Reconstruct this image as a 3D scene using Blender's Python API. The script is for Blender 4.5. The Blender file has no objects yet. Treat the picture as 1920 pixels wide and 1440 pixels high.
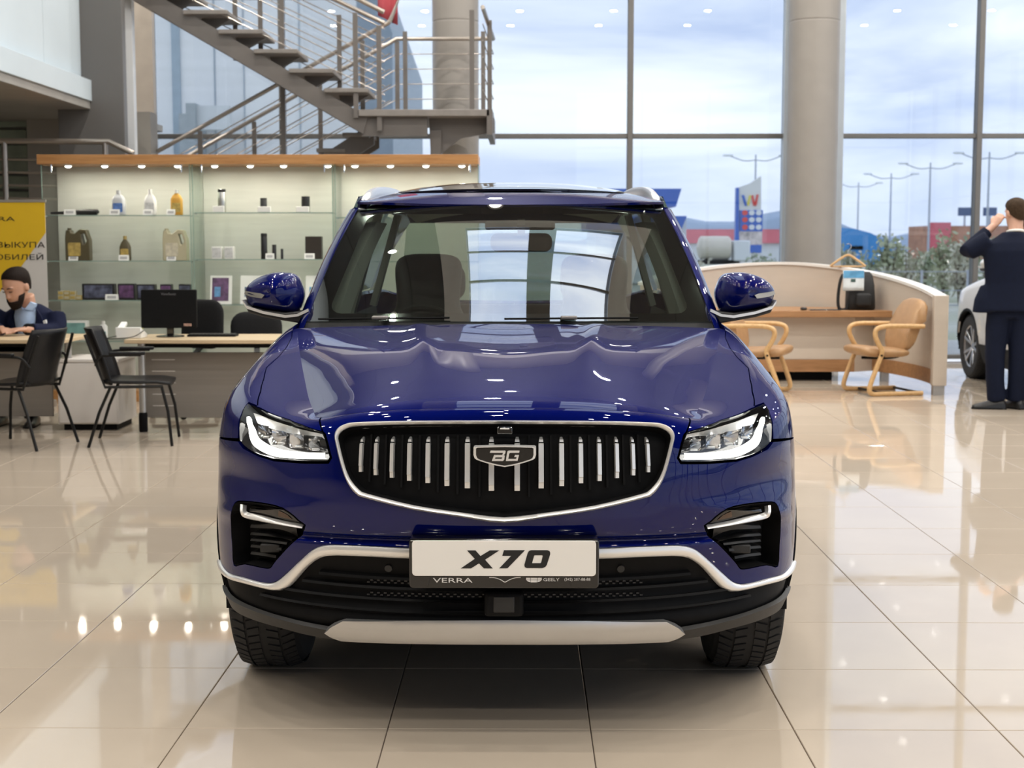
import bpy, math, random
import numpy as np
from mathutils import Vector, Matrix, Euler
from mathutils.geometry import delaunay_2d_cdt
random.seed(7)
SC = bpy.context.scene
COL = SC.collection
PI = math.pi

# ------------------------------------------------------------------ camera
FPX, CAMZ = 2655.0, 1.42
PITCH = math.atan((720 - 462) / FPX)
YAW = math.atan(21 / FPX)
cam_d = bpy.data.cameras.new('camera'); cam = bpy.data.objects.new('camera', cam_d); COL.objects.link(cam)
cam_d.sensor_width = 36; cam_d.lens = 36 * FPX / 1920
cam.location = (0, 0, CAMZ)
cam.rotation_euler = (PI / 2 - PITCH, 0, YAW)
cam_d.dof.use_dof = True; cam_d.dof.focus_distance = 4.25; cam_d.dof.aperture_fstop = 6.5
cam_d.clip_end = 2000
SC.camera = cam
CR = Euler(cam.rotation_euler).to_matrix()
CRT = CR.transposed()

def ray(px, py):
    return CR @ Vector(((px - 960) / FPX, -(py - 720) / FPX, -1))
def proj(p):
    q = CRT @ (Vector(p) - Vector((0, 0, CAMZ)))
    return 960 + FPX * q.x / -q.z, 720 - FPX * q.y / -q.z
def at_y(px, py, Y):
    d = ray(px, py); t = Y / d.y
    return Vector((d.x * t, Y, CAMZ + d.z * t))
def at_z(px, py, Z=0.0):
    d = ray(px, py); t = (Z - CAMZ) / d.z
    return Vector((d.x * t, d.y * t, Z))

# ------------------------------------------------------------------ view, sky
SC.view_settings.view_transform = 'Standard'
SC.view_settings.look = 'None'
SC.view_settings.exposure = 1.12
SC.view_settings.gamma = 1.0
SC.view_settings.use_curve_mapping = False
SC.cycles.max_bounces = 10
SC.cycles.transparent_max_bounces = 24
SC.cycles.use_denoising = True
SC.cycles.caustics_reflective = False
SC.cycles.caustics_refractive = False
SC.cycles.sample_clamp_indirect = 6.0

W = bpy.data.worlds.new('overcast_sky'); SC.world = W
W.use_nodes = True
nt = W.node_tree; nt.nodes.clear()
def wn(t, **k):
    n = nt.nodes.new(t)
    for a, b in k.items(): setattr(n, a, b)
    return n
tc = wn('ShaderNodeTexCoord'); mp = wn('ShaderNodeMapping'); mp.inputs['Scale'].default_value = (1.4, 1.4, 7.0)
no = wn('ShaderNodeTexNoise'); no.inputs['Scale'].default_value = 2.2; no.inputs['Detail'].default_value = 5; no.inputs['Roughness'].default_value = 0.55
no.inputs['Distortion'].default_value = 0.4
cr = wn('ShaderNodeValToRGB')
cr.color_ramp.elements[0].position = 0.34; cr.color_ramp.elements[0].color = (0.50, 0.585, 0.78, 1)
cr.color_ramp.elements[1].position = 0.66; cr.color_ramp.elements[1].color = (0.93, 0.97, 1.0, 1)
bg = wn('ShaderNodeBackground'); SKY_STRENGTH = 1.45; bg.inputs['Strength'].default_value = SKY_STRENGTH
ow = wn('ShaderNodeOutputWorld')
L_ = nt.links.new
L_(tc.outputs['Generated'], mp.inputs['Vector']); L_(mp.outputs['Vector'], no.inputs['Vector'])
L_(no.outputs['Fac'], cr.inputs['Fac']); L_(cr.outputs['Color'], bg.inputs['Color']); L_(bg.outputs['Background'], ow.inputs['Surface'])

# ------------------------------------------------------------------ materials
MATS = {}
def mat(name, col, rough=0.5, metal=0.0, coat=0.0, emit=None, estr=0.0, vary=0.06, scale=6.0, spec=0.5, bump=0.0, aniso=None, trans=0.0, coat_rough=0.02, sheen=0.0):
    if name in MATS: return MATS[name]
    m = bpy.data.materials.new(name); m.use_nodes = True
    t = m.node_tree; b = t.nodes['Principled BSDF']
    b.inputs['Base Color'].default_value = (*col, 1); b.inputs['Roughness'].default_value = rough
    b.inputs['Metallic'].default_value = metal; b.inputs['Specular IOR Level'].default_value = spec
    b.inputs['Coat Weight'].default_value = coat; b.inputs['Coat Roughness'].default_value = coat_rough
    b.inputs['Transmission Weight'].default_value = trans
    b.inputs['Sheen Weight'].default_value = sheen
    if emit: b.inputs['Emission Color'].default_value = (*emit, 1); b.inputs['Emission Strength'].default_value = estr
    if vary > 0 or bump > 0:
        tcn = t.nodes.new('ShaderNodeTexCoord'); mpn = t.nodes.new('ShaderNodeMapping'); n = t.nodes.new('ShaderNodeTexNoise')
        if aniso: mpn.inputs['Scale'].default_value = aniso
        n.inputs['Scale'].default_value = scale; n.inputs['Detail'].default_value = 4
        t.links.new(tcn.outputs['Object'], mpn.inputs['Vector']); t.links.new(mpn.outputs['Vector'], n.inputs['Vector'])
        if vary > 0:
            r = t.nodes.new('ShaderNodeValToRGB')
            r.color_ramp.elements[0].position = 0.3; r.color_ramp.elements[1].position = 0.7
            r.color_ramp.elements[0].color = (*[c * (1 - vary) for c in col], 1)
            r.color_ramp.elements[1].color = (*[min(1, c * (1 + vary)) for c in col], 1)
            t.links.new(n.outputs['Fac'], r.inputs['Fac']); t.links.new(r.outputs['Color'], b.inputs['Base Color'])
        if bump > 0:
            bp = t.nodes.new('ShaderNodeBump'); bp.inputs['Strength'].default_value = bump; bp.inputs['Distance'].default_value = 0.01
            t.links.new(n.outputs['Fac'], bp.inputs['Height']); t.links.new(bp.outputs['Normal'], b.inputs['Normal'])
    MATS[name] = m
    return m
def glass(name, tint=(0.9, 0.95, 0.92), ior=1.45, boost=0.0, rough=0.0):
    """thin pane: tinted straight-through transmission plus Fresnel reflection"""
    if name in MATS: return MATS[name]
    m = bpy.data.materials.new(name); m.use_nodes = True
    t = m.node_tree; t.nodes.clear()
    tr = t.nodes.new('ShaderNodeBsdfTransparent'); tr.inputs['Color'].default_value = (*tint, 1)
    gl = t.nodes.new('ShaderNodeBsdfGlossy'); gl.inputs['Roughness'].default_value = rough
    fr = t.nodes.new('ShaderNodeFresnel'); fr.inputs['IOR'].default_value = ior
    gb_ = t.nodes.new('ShaderNodeNewGeometry'); mi = t.nodes.new('ShaderNodeMath'); mi.operation = 'MULTIPLY_ADD'; mi.inputs[1].default_value = 1 / ior - ior; mi.inputs[2].default_value = ior   # same Fresnel on the way out
    t.links.new(gb_.outputs['Backfacing'], mi.inputs[0]); t.links.new(mi.outputs[0], fr.inputs['IOR'])
    mx = t.nodes.new('ShaderNodeMixShader'); o = t.nodes.new('ShaderNodeOutputMaterial')
    if boost > 0:
        ma = t.nodes.new('ShaderNodeMath'); ma.operation = 'MULTIPLY_ADD'; ma.inputs[1].default_value = 1 - boost; ma.inputs[2].default_value = boost
        t.links.new(fr.outputs['Fac'], ma.inputs[0]); t.links.new(ma.outputs[0], mx.inputs[0])
    else: t.links.new(fr.outputs['Fac'], mx.inputs[0])
    t.links.new(tr.outputs[0], mx.inputs[1]); t.links.new(gl.outputs[0], mx.inputs[2]); t.links.new(mx.outputs[0], o.inputs['Surface'])
    MATS[name] = m
    return m
def wood(name, c1, c2, rough=0.4, scale=(3, 30, 30)):
    if name in MATS: return MATS[name]
    m = bpy.data.materials.new(name); m.use_nodes = True
    t = m.node_tree; b = t.nodes['Principled BSDF']; b.inputs['Roughness'].default_value = rough
    tcn = t.nodes.new('ShaderNodeTexCoord'); mpn = t.nodes.new('ShaderNodeMapping'); n = t.nodes.new('ShaderNodeTexNoise'); r = t.nodes.new('ShaderNodeValToRGB')
    mpn.inputs['Scale'].default_value = scale; n.inputs['Scale'].default_value = 1.5; n.inputs['Detail'].default_value = 6; n.inputs['Roughness'].default_value = .65
    r.color_ramp.elements[0].position = .35; r.color_ramp.elements[1].position = .65
    r.color_ramp.elements[0].color = (*c1, 1); r.color_ramp.elements[1].color = (*c2, 1)
    t.links.new(tcn.outputs['Object'], mpn.inputs['Vector']); t.links.new(mpn.outputs['Vector'], n.inputs['Vector'])
    t.links.new(n.outputs['Fac'], r.inputs['Fac']); t.links.new(r.outputs['Color'], b.inputs['Base Color'])
    MATS[name] = m
    return m

# ------------------------------------------------------------------ objects
def empty(name, loc=(0, 0, 0), rz=0.0):
    o = bpy.data.objects.new(name, None); COL.objects.link(o); o.location = loc; o.rotation_euler = (0, 0, rz); o.empty_display_size = 0.1
    return o
def tag(o, label=None, cat=None, group=None, kind=None):
    if label: o['label'] = label
    if cat: o['category'] = cat
    if group: o['group'] = group
    if kind: o['kind'] = kind
    return o
def thing(name, label, cat, loc=(0, 0, 0), rz=0.0, group=None):
    return tag(empty(name, loc, rz), label, cat, group)
def link_mesh(name, me, parent=None, loc=None):
    o = bpy.data.objects.new(name, me); COL.objects.link(o)
    if parent: o.parent = parent
    if loc is not None: o.location = loc
    return o
def copy_tree(o, parent=None, skip=()):
    c = o.copy(); COL.objects.link(c); c.parent = parent
    for ch in list(o.children):
        if ch.name.split('.')[0] in skip: continue
        copy_tree(ch, c, skip)
    return c

class MB:
    """collects shapes into one mesh"""
    def __init__(s): s.v = []; s.f = []
    def add(s, vs, fs):
        o = len(s.v); s.v += [tuple(p) for p in vs]; s.f += [tuple(i + o for i in f) for f in fs]; return s
    def box(s, x0, x1, y0, y1, z0, z1):
        return s.add([(x0, y0, z0), (x1, y0, z0), (x1, y1, z0), (x0, y1, z0), (x0, y0, z1), (x1, y0, z1), (x1, y1, z1), (x0, y1, z1)],
                     [(0, 3, 2, 1), (4, 5, 6, 7), (0, 1, 5, 4), (1, 2, 6, 5), (2, 3, 7, 6), (3, 0, 4, 7)])
    def bar(s, a, b, w, h=None, up=(0, 0, 1)):
        """box beam from a to b, section w (side) x h (up)"""
        h = w if h is None else h
        a, b = Vector(a), Vector(b); d = (b - a).normalized(); up = Vector(up)
        if abs(d.dot(up)) > .98: up = Vector((0, 1, 0))
        sd = d.cross(up).normalized(); u = sd.cross(d)
        vs = [p + sd * sx * w / 2 + u * su * h / 2 for p in (a, b) for sx, su in ((-1, -1), (1, -1), (1, 1), (-1, 1))]
        return s.add(vs, [(0, 1, 2, 3), (7, 6, 5, 4), (0, 4, 5, 1), (1, 5, 6, 2), (2, 6, 7, 3), (3, 7, 4, 0)])
    def tube(s, pts, r, n=10, cap=True, closed=False):
        pts = [Vector(p) for p in pts]; m = len(pts)
        rs = r if isinstance(r, (list, tuple)) else [r] * m
        vs, fs, pu = [], [], None
        for i, p in enumerate(pts):
            if closed: d = pts[(i + 1) % m] - pts[i - 1]
            else: d = pts[min(i + 1, m - 1)] - pts[max(i - 1, 0)]
            d.normalize()
            if pu is None: pu = Vector((0, 0, 1)) if abs(d.z) < .9 else Vector((1, 0, 0))
            sd = d.cross(pu).normalized(); pu = sd.cross(d).normalized()
            for k in range(n):
                a = 2 * PI * k / n; vs.append(p + (sd * math.cos(a) + pu * math.sin(a)) * rs[i])
        for i in range(m if closed else m - 1):
            j = (i + 1) % m
            for k in range(n):
                fs.append((i * n + k, i * n + (k + 1) % n, j * n + (k + 1) % n, j * n + k))
        if cap and not closed:
            fs.append(tuple(range(n))[::-1]); fs.append(tuple((m - 1) * n + k for k in range(n)))
        return s.add(vs, fs)
    def cyl(s, a, b, r, r2=None, n=20, cap=True):
        return s.tube([a, b], [r, r if r2 is None else r2], n, cap)
    def lathe(s, prof, c=(0, 0, 0), n=28, axis='z', cap=True):
        """prof: (radius, height) list, closed with end caps when radius>0"""
        vs, fs = [], []
        for r, h in prof:
            for k in range(n):
                a = 2 * PI * k / n; x, y = r * math.cos(a), r * math.sin(a)
                p = (x, y, h) if axis == 'z' else ((h, x, y) if axis == 'x' else (y, h, x))
                vs.append((p[0] + c[0], p[1] + c[1], p[2] + c[2]))
        m = len(prof)
        for i in range(m - 1):
            for k in range(n):
                fs.append((i * n + k, i * n + (k + 1) % n, (i + 1) * n + (k + 1) % n, (i + 1) * n + k))
        if cap and prof[0][0] > 1e-6: fs.append(tuple(range(n))[::-1])
        if cap and prof[-1][0] > 1e-6: fs.append(tuple((m - 1) * n + k for k in range(n)))
        return s.add(vs, fs)
    def grid(s, rows, closed=False):
        n = len(rows[0]); vs = [p for r in rows for p in r]; fs = []
        for i in range(len(rows) - 1):
            for k in range(n if closed else n - 1):
                k2 = (k + 1) % n; fs.append((i * n + k, i * n + k2, (i + 1) * n + k2, (i + 1) * n + k))
        return s.add(vs, fs)
    def loft(s, rings, cap=True):
        n = len(rings[0]); o = len(s.v); s.grid(rings, closed=True)
        if cap: s.f.append(tuple(o + k for k in range(n))[::-1]); s.f.append(tuple(o + (len(rings) - 1) * n + k for k in range(n)))
        return s
    def prism(s, poly, f0, f1):
        """poly 2-D outline, f0/f1 map (a,b) to the near/far 3-D point"""
        n = len(poly); vs = [f0(*p) for p in poly] + [f1(*p) for p in poly]
        return s.add(vs, [tuple(range(n)), tuple(range(n, 2 * n))[::-1]] + [(i, (i + 1) % n + 0, (i + 1) % n + n, i + n) for i in range(n)])
    def xform(s, M, start=0):
        for i in range(start, len(s.v)): s.v[i] = tuple(M @ Vector(s.v[i]))
        return s
    def mesh(s, name, m, smooth=35, recalc=True):
        me = bpy.data.meshes.new(name); me.from_pydata(s.v, [], s.f); me.validate()
        if recalc:
            import bmesh
            bm = bmesh.new(); bm.from_mesh(me); bmesh.ops.recalc_face_normals(bm, faces=bm.faces); bm.to_mesh(me); bm.free()
        if smooth:
            me.polygons.foreach_set('use_smooth', [True] * len(me.polygons))
            me.set_sharp_from_angle(angle=math.radians(smooth))
        if m: me.materials.append(m)
        return me
    def build(s, name, m, parent=None, loc=None, smooth=35, bevel=0, seg=2, subsurf=0, recalc=True):
        o = link_mesh(name, s.mesh(name, m, smooth, recalc), parent, loc)
        if bevel:
            b = o.modifiers.new('bevel', 'BEVEL'); b.width = bevel; b.segments = seg; b.limit_method = 'ANGLE'; b.angle_limit = math.radians(40); b.harden_normals = False
        if subsurf:
            b = o.modifiers.new('subsurf', 'SUBSURF'); b.levels = subsurf; b.render_levels = subsurf
        return o
def boxo(name, m, parent, x0, x1, y0, y1, z0, z1, bevel=0.004, loc=None):
    return MB().box(x0, x1, y0, y1, z0, z1).build(name, m, parent, loc, bevel=bevel)
def rrect(w, h, r, n=5, cx=0, cy=0):
    pts = []
    for (sx, sy, a0) in ((1, 1, 0), (-1, 1, 90), (-1, -1, 180), (1, -1, 270)):
        for k in range(n + 1):
            a = math.radians(a0 + 90 * k / n)
            pts.append((cx + sx * (w / 2 - r) + r * math.cos(a), cy + sy * (h / 2 - r) + r * math.sin(a)))
    return pts
def in_poly(x, y, P):
    c = False; j = len(P) - 1
    for i in range(len(P)):
        xi, yi = P[i]; xj, yj = P[j]
        if (yi > y) != (yj > y) and x < (xj - xi) * (y - yi) / (yj - yi) + xi: c = not c
        j = i
    return c
def resample(poly, step, closed=True):
    out = []; n = len(poly)
    for i in range(n if closed else n - 1):
        a, b = poly[i], poly[(i + 1) % n]
        k = max(1, int(math.ceil(math.hypot(b[0] - a[0], b[1] - a[1]) / step)))
        for j in range(k): out.append((a[0] + (b[0] - a[0]) * j / k, a[1] + (b[1] - a[1]) * j / k))
    if not closed: out.append(tuple(poly[-1]))
    return out
def smooth_line(pts, n=6, closed=False):
    """Catmull-Rom through 2-D or 3-D points"""
    P = [Vector(p) for p in pts]; m = len(P); out = []
    for i in range(m if closed else m - 1):
        p0 = P[i - 1] if (closed or i > 0) else P[i]; p1 = P[i]; p2 = P[(i + 1) % m]
        p3 = P[(i + 2) % m] if (closed or i + 2 < m) else p2
        for k in range(n):
            t = k / n
            out.append(tuple(0.5 * ((2 * p1) + (p2 - p0) * t + (2 * p0 - 5 * p1 + 4 * p2 - p3) * t * t + (3 * p1 - p0 - 3 * p2 + p3) * t ** 3)))
    if not closed: out.append(tuple(P[-1]))
    return out
def cdt_region(outer, holes=(), step=0.02, extra=()):
    """triangulate a 2-D polygon with holes; returns points, triangles, boundary edges"""
    pts, edges = [], []
    for loop in [outer] + list(holes):
        o = len(pts); pts += loop; edges += [(o + i, o + (i + 1) % len(loop)) for i in range(len(loop))]
    xs = [p[0] for p in outer]; ys = [p[1] for p in outer]
    if step:
        nx = int((max(xs) - min(xs)) / step) + 1; ny = int((max(ys) - min(ys)) / step) + 1
        B = np.array(pts)
        for i in range(nx + 1):
            for j in range(ny + 1):
                x, y = min(xs) + i * step + (j % 2) * step * .5, min(ys) + j * step * .9
                if in_poly(x, y, outer) and not any(in_poly(x, y, h) for h in holes) and np.min((B[:, 0] - x) ** 2 + (B[:, 1] - y) ** 2) > (step * .4) ** 2: pts.append((x, y))
    pts += list(extra)
    r = delaunay_2d_cdt([Vector(p) for p in pts], edges, [], 0, 1e-7)
    V = [(v.x, v.y) for v in r[0]]; T = []
    for f in r[2]:
        cx = sum(V[i][0] for i in f) / 3; cy = sum(V[i][1] for i in f) / 3
        if in_poly(cx, cy, outer) and not any(in_poly(cx, cy, h) for h in holes): T.append(tuple(f))
    cnt = {}
    for f in T:
        for k in range(3):
            e = (f[k], f[(k + 1) % 3]); cnt[tuple(sorted(e))] = cnt.get(tuple(sorted(e)), []) + [e]
    be = [v[0] for v in cnt.values() if len(v) == 1]
    return V, T, be
def surf_panel(name, outer, holes, surf, m, parent, step=0.02, off=0.0, skirt=0.012, extra=(), join=None, offf=None):
    """panel lying on a surface surf(u,t)->(point, normal), with a turned-in edge"""
    V, T, be = cdt_region(outer, holes, step, extra)
    vs, ns = [], []
    for (u, t) in V:
        p, n = surf(u, t); o = off + (offf(u, t) if offf else 0); vs.append(p + n * o); ns.append(n)
    fs = []
    for f in T:
        a, b, c = (vs[i] for i in f)
        fs.append(f if (b - a).cross(c - a).dot(ns[f[0]]) > 0 else f[::-1])
    if skirt:
        mp_ = {}
        for (i, j) in be:
            q = []
            for k in (i, j):
                if k not in mp_:
                    mp_[k] = (len(vs), len(vs) + 1)
                    vs.append(vs[k].copy()); ns.append(None); vs.append(vs[k] - ns[k] * skirt); ns.append(None)
                q.append(mp_[k])
            fs.append((q[0][0], q[0][1], q[1][1], q[1][0]))
    return finish_normals(name, vs, fs, ns, m, parent, join)
def finish_normals(name, vs, fs, ns, m, parent, join=None):
    if join is not None:
        o = len(join[0]); join[0].extend(vs); join[1].extend(tuple(i + o for i in f) for f in fs); join[2].extend(ns); return None
    me = bpy.data.meshes.new(name); me.from_pydata([tuple(v) for v in vs], [], fs)
    me.polygons.foreach_set('use_smooth', [True] * len(me.polygons))
    nn = [n if n is not None else Vector((0, 0, 0)) for n in ns]
    me.normals_split_custom_set_from_vertices([tuple(n) for n in nn])
    if m: me.materials.append(m)
    return link_mesh(name, me, parent)
def text_mesh(body, size, font_scale=(1, 1), extrude=0.001, shear=0.0, spacing=1.0, align='CENTER'):
    cu = bpy.data.curves.new('lettering', 'FONT'); cu.body = body; cu.size = size; cu.extrude = extrude; cu.shear = shear; cu.space_character = spacing
    cu.align_x = align; cu.align_y = 'CENTER'; cu.resolution_u = 3
    o = bpy.data.objects.new('lettering', cu); COL.objects.link(o)
    dg = bpy.context.evaluated_depsgraph_get(); me = bpy.data.meshes.new_from_object(o.evaluated_get(dg))
    bpy.data.objects.remove(o); bpy.data.curves.remove(cu)
    me.transform(Matrix.Diagonal((font_scale[0], font_scale[1], 1, 1)))
    return me
def poly_plate(name, outer, holes, f3, m, parent, thick):
    """flat letter or plate: 2-D outline with holes; f3(a,b,depth)->3-D"""
    V, T, be = cdt_region(outer, holes, 0)
    n = len(V); vs = [f3(*p, 0) for p in V] + [f3(*p, thick) for p in V]
    fs = [tuple(f) for f in T] + [tuple(i + n for i in f)[::-1] for f in T] + [(i, j, j + n, i + n) for i, j in be]
    return MB().add(vs, fs).build(name, m, parent, smooth=30)
FRONT = Matrix(((1, 0, 0, 0), (0, 0, -1, 0), (0, 1, 0, 0), (0, 0, 0, 1)))   # lettering that faces -Y
# ================================================================== lights of the hall
ROOM = dict(x0=-8.2, x1=12.0, y0=-9.0, y1=17.6, h=7.3)
SKX0, SKX1, SKY0, SKY1 = -.87, 2.0, 5.4, 9.65           # roof light over the car
LAMP_W, LAMP_R = 16.5, 0.085
lamp_spots = []
for i in range(9):
    for j in range(11):
        x, y = -7.4 + 2.35 * i, -7.9 + 2.35 * j
        if SKX0 - .6 < x < SKX1 + .6 and SKY0 - .6 < y < SKY1 + .6: continue
        if y < -3.5: continue
        lamp_spots.append((x + .25 * (j % 2), y))

# ================================================================== the building
def struct(o): o['kind'] = 'structure'; return o
tile_m = bpy.data.materials.new('polished_tile'); tile_m.use_nodes = True
t = tile_m.node_tree; b = t.nodes['Principled BSDF']
oi = t.nodes.new('ShaderNodeObjectInfo'); tcn = t.nodes.new('ShaderNodeTexCoord'); mpn = t.nodes.new('ShaderNodeMapping'); n1 = t.nodes.new('ShaderNodeTexNoise'); r1 = t.nodes.new('ShaderNodeValToRGB'); geo = t.nodes.new('ShaderNodeNewGeometry')
t.links.new(geo.outputs['Position'], mpn.inputs['Vector']); t.links.new(mpn.outputs['Vector'], n1.inputs['Vector'])
n1.inputs['Scale'].default_value = 3.0; n1.inputs['Detail'].default_value = 5
r1.color_ramp.elements[0].color = (.50, .42, .335, 1); r1.color_ramp.elements[1].color = (.60, .51, .41, 1)
mm = t.nodes.new('ShaderNodeMath'); mm.operation = 'MULTIPLY_ADD'; mm.inputs[1].default_value = .35; t.links.new(oi.outputs['Random'], mm.inputs[0]); 
m2 = t.nodes.new('ShaderNodeMath'); m2.operation = 'MULTIPLY_ADD'; m2.inputs[1].default_value = .6; m2.inputs[2].default_value = .02; t.links.new(n1.outputs['Fac'], m2.inputs[0]); t.links.new(m2.outputs[0], mm.inputs[2])
t.links.new(mm.outputs[0], r1.inputs['Fac']); t.links.new(r1.outputs['Color'], b.inputs['Base Color'])
n2 = t.nodes.new('ShaderNodeTexNoise'); n2.inputs['Scale'].default_value = 9; n2.inputs['Detail'].default_value = 6; t.links.new(geo.outputs['Position'], n2.inputs['Vector'])
mr = t.nodes.new('ShaderNodeMapRange'); mr.inputs['From Min'].default_value = .35; mr.inputs['From Max'].default_value = .8; mr.inputs['To Min'].default_value = .018; mr.inputs['To Max'].default_value = .075
t.links.new(n2.outputs['Fac'], mr.inputs['Value']); t.links.new(mr.outputs['Result'], b.inputs['Roughness'])
b.inputs['Specular IOR Level'].default_value = .75

grout = mat('tile_grout', (.16, .13, .11), .8)
floor = struct(MB().box(ROOM['x0'], ROOM['x1'], ROOM['y0'], ROOM['y1'], -.12, -.006).build('floor', grout))
TS = .6; g = .0016
def tile_mesh():
    a = TS / 2 - g; c = a - .0018
    vs = [(-a, -a, -.011), (a, -a, -.011), (a, a, -.011), (-a, a, -.011), (-a, -a, -.0014), (a, -a, -.0014), (a, a, -.0014), (-a, a, -.0014), (-c, -c, 0), (c, -c, 0), (c, c, 0), (-c, c, 0)]
    fs = [(8, 9, 10, 11)] + [(4 + i, 4 + (i + 1) % 4, 8 + (i + 1) % 4, 8 + i) for i in range(4)] + [(i, (i + 1) % 4, 4 + (i + 1) % 4, 4 + i) for i in range(4)]
    return vs, fs
tv, tf = tile_mesh()
tme = MB().add(tv, tf).mesh('tile', tile_m, smooth=0, recalc=False)
cand = []
for i in range(-15, 22):
    for j in range(-22, 24):
        x, y = .2 + TS * (i + .5), 4.068 + TS * (j + .5)
        if not (ROOM['x0'] < x - .3 and x + .3 < ROOM['x1'] + .4 and ROOM['y0'] < y - .3 and y + .3 < ROOM['y1']): continue
        area = 0
        if y > 2.6:
            pp = [proj((x + a, y + c, 0)) for a, c in ((-.3, -.3), (.3, -.3), (.3, .3), (-.3, .3))]
            xs_ = [min(max(p[0], 0), 1920) for p in pp]; ys_ = [min(max(p[1], 0), 1440) for p in pp]
            area = (max(xs_) - min(xs_)) * (max(ys_) - min(ys_))
        cand.append((area, x, y))
cand.sort(reverse=True)
rest = MB()
for k, (ar, x, y) in enumerate(cand):
    if k < 290 and ar > 0: link_mesh('tile', tme, floor, (x, y, 0))
    else: rest.add([(a + x, c + y, z) for a, c, z in tv], tf)
tag(rest.build('tile_field', tile_m, floor, smooth=0, recalc=False), kind='stuff')

ceil_dark = mat('ceiling_dark_panel', (.05, .048, .05), .7, vary=.08, scale=2)
ceil_pale = mat('roof_light_lining', (.55, .56, .56), .6, vary=.03)
wall_pale = mat('pale_blue_grey_panel', (.55, .63, .69), .55, vary=.03, scale=1.5)
wall_white = mat('white_plaster', (.72, .70, .67), .7, vary=.03)
wall_beam = mat('warm_grey_beam', (.27, .24, .235), .6, vary=.05)
pill_dark = mat('dark_grey_cladding', (.13, .125, .12), .45, vary=.05, scale=1.5)
pill_beige = mat('beige_column_paint', (.40, .35, .30), .55, vary=.04)
frame_m = mat('window_frame_grey', (.15, .145, .14), .4, metal=.3, vary=.04)
frame_pale = mat('window_frame_pale', (.46, .50, .54), .35, metal=.3, vary=.03)
pane_m = glass('window_pane', (.60, .62, .64), 1.5)

# ceiling with a long roof light
c = MB(); H = ROOM['h']
for (x0, x1, y0, y1) in ((ROOM['x0'], SKX0, ROOM['y0'], ROOM['y1']), (SKX1, ROOM['x1'], ROOM['y0'], ROOM['y1']), (SKX0, SKX1, ROOM['y0'], SKY0), (SKX0, SKX1, SKY1, ROOM['y1'])):
    c.box(x0, x1, y0, y1, H, H + .25)
ceiling = struct(c.build('ceiling', ceil_dark, smooth=0))
for x0, x1, y0, y1 in ((SKX0 - .55, SKX0, SKY0 - .5, SKY1 + .5), (SKX1, SKX1 + .55, SKY0 - .5, SKY1 + .5), (SKX0, SKX1, SKY0 - .5, SKY0), (SKX0, SKX1, SKY1, SKY1 + .5)):
    boxo('roof_light_lining', ceil_pale, ceiling, x0, x1, y0, y1, H - .06, H - .001, bevel=0)
mid = .44
for (x0, x1, y0, y1) in [(mid - .24, mid + .24, SKY0, SKY1)] + [(SKX0, SKX1, SKY0 + (SKY1 - SKY0) * q - .035, SKY0 + (SKY1 - SKY0) * q + .035) for q in (.27, .60)]:
    boxo('roof_light_bar', frame_m, ceiling, x0, x1, y0, y1, H - .05, H + .1, bevel=0)
for (a, d) in ((SKX0, mid - .24), (mid + .24, SKX1)):
    for q0, q1 in ((0, .27), (.27, .60), (.60, 1)):
        boxo('roof_pane', glass('roof_pane_glass', (.95, .97, 1.0), 1.45), ceiling, a, d, SKY0 + (SKY1 - SKY0) * q0, SKY0 + (SKY1 - SKY0) * q1, H + .02, H + .03, bevel=0)
# joints of the ceiling panels
cj = MB()
for k in range(1, 17): cj.box(ROOM['x0'] + 1.2 * k - .012, ROOM['x0'] + 1.2 * k + .012, ROOM['y0'], ROOM['y1'], H - .012, H - .001) if not (SKX0 - .6 < ROOM['x0'] + 1.2 * k < SKX1 + .6) else None
cj.build('ceiling_joint', mat('joint_grey', (.03, .03, .03), .8), ceiling, smooth=0)

# downlights
dl_ring = mat('downlight_ring', (.75, .75, .75), .3, metal=.6, vary=0)
dl_glow = mat('downlight_glow', (1, 1, 1), .5, emit=(1.0, .93, .80), estr=14.0, vary=0)
ring_me = MB().lathe([(.085, 0), (.13, 0), (.13, -.03), (.10, -.035), (.085, 0)], n=20).mesh('ring', dl_ring)
disc_me = MB().lathe([(0, -.003), (.085, -.003), (.085, 0)], n=20).mesh('glow', dl_glow)
lamp_d = bpy.data.lights.new('downlight_light', 'AREA'); lamp_d.shape = 'DISK'; lamp_d.size = LAMP_R * 2; lamp_d.energy = LAMP_W; lamp_d.color = (1.0, .95, .87)
lamp_e = lamp_d.copy(); lamp_e.energy = LAMP_W * 1.7
for (x, y) in lamp_spots:
    o = thing('ceiling_downlight', 'small round downlight recessed in the dark hall ceiling', 'light', (x, y, H - .001), group='hall ceiling downlights')
    link_mesh('ring', ring_me, o); link_mesh('glow', disc_me, o, (0, 0, -.004))
    l = bpy.data.objects.new('lamp', lamp_e if y > 7 else lamp_d); COL.objects.link(l); l.parent = o; l.location = (0, 0, -.04)

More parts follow.
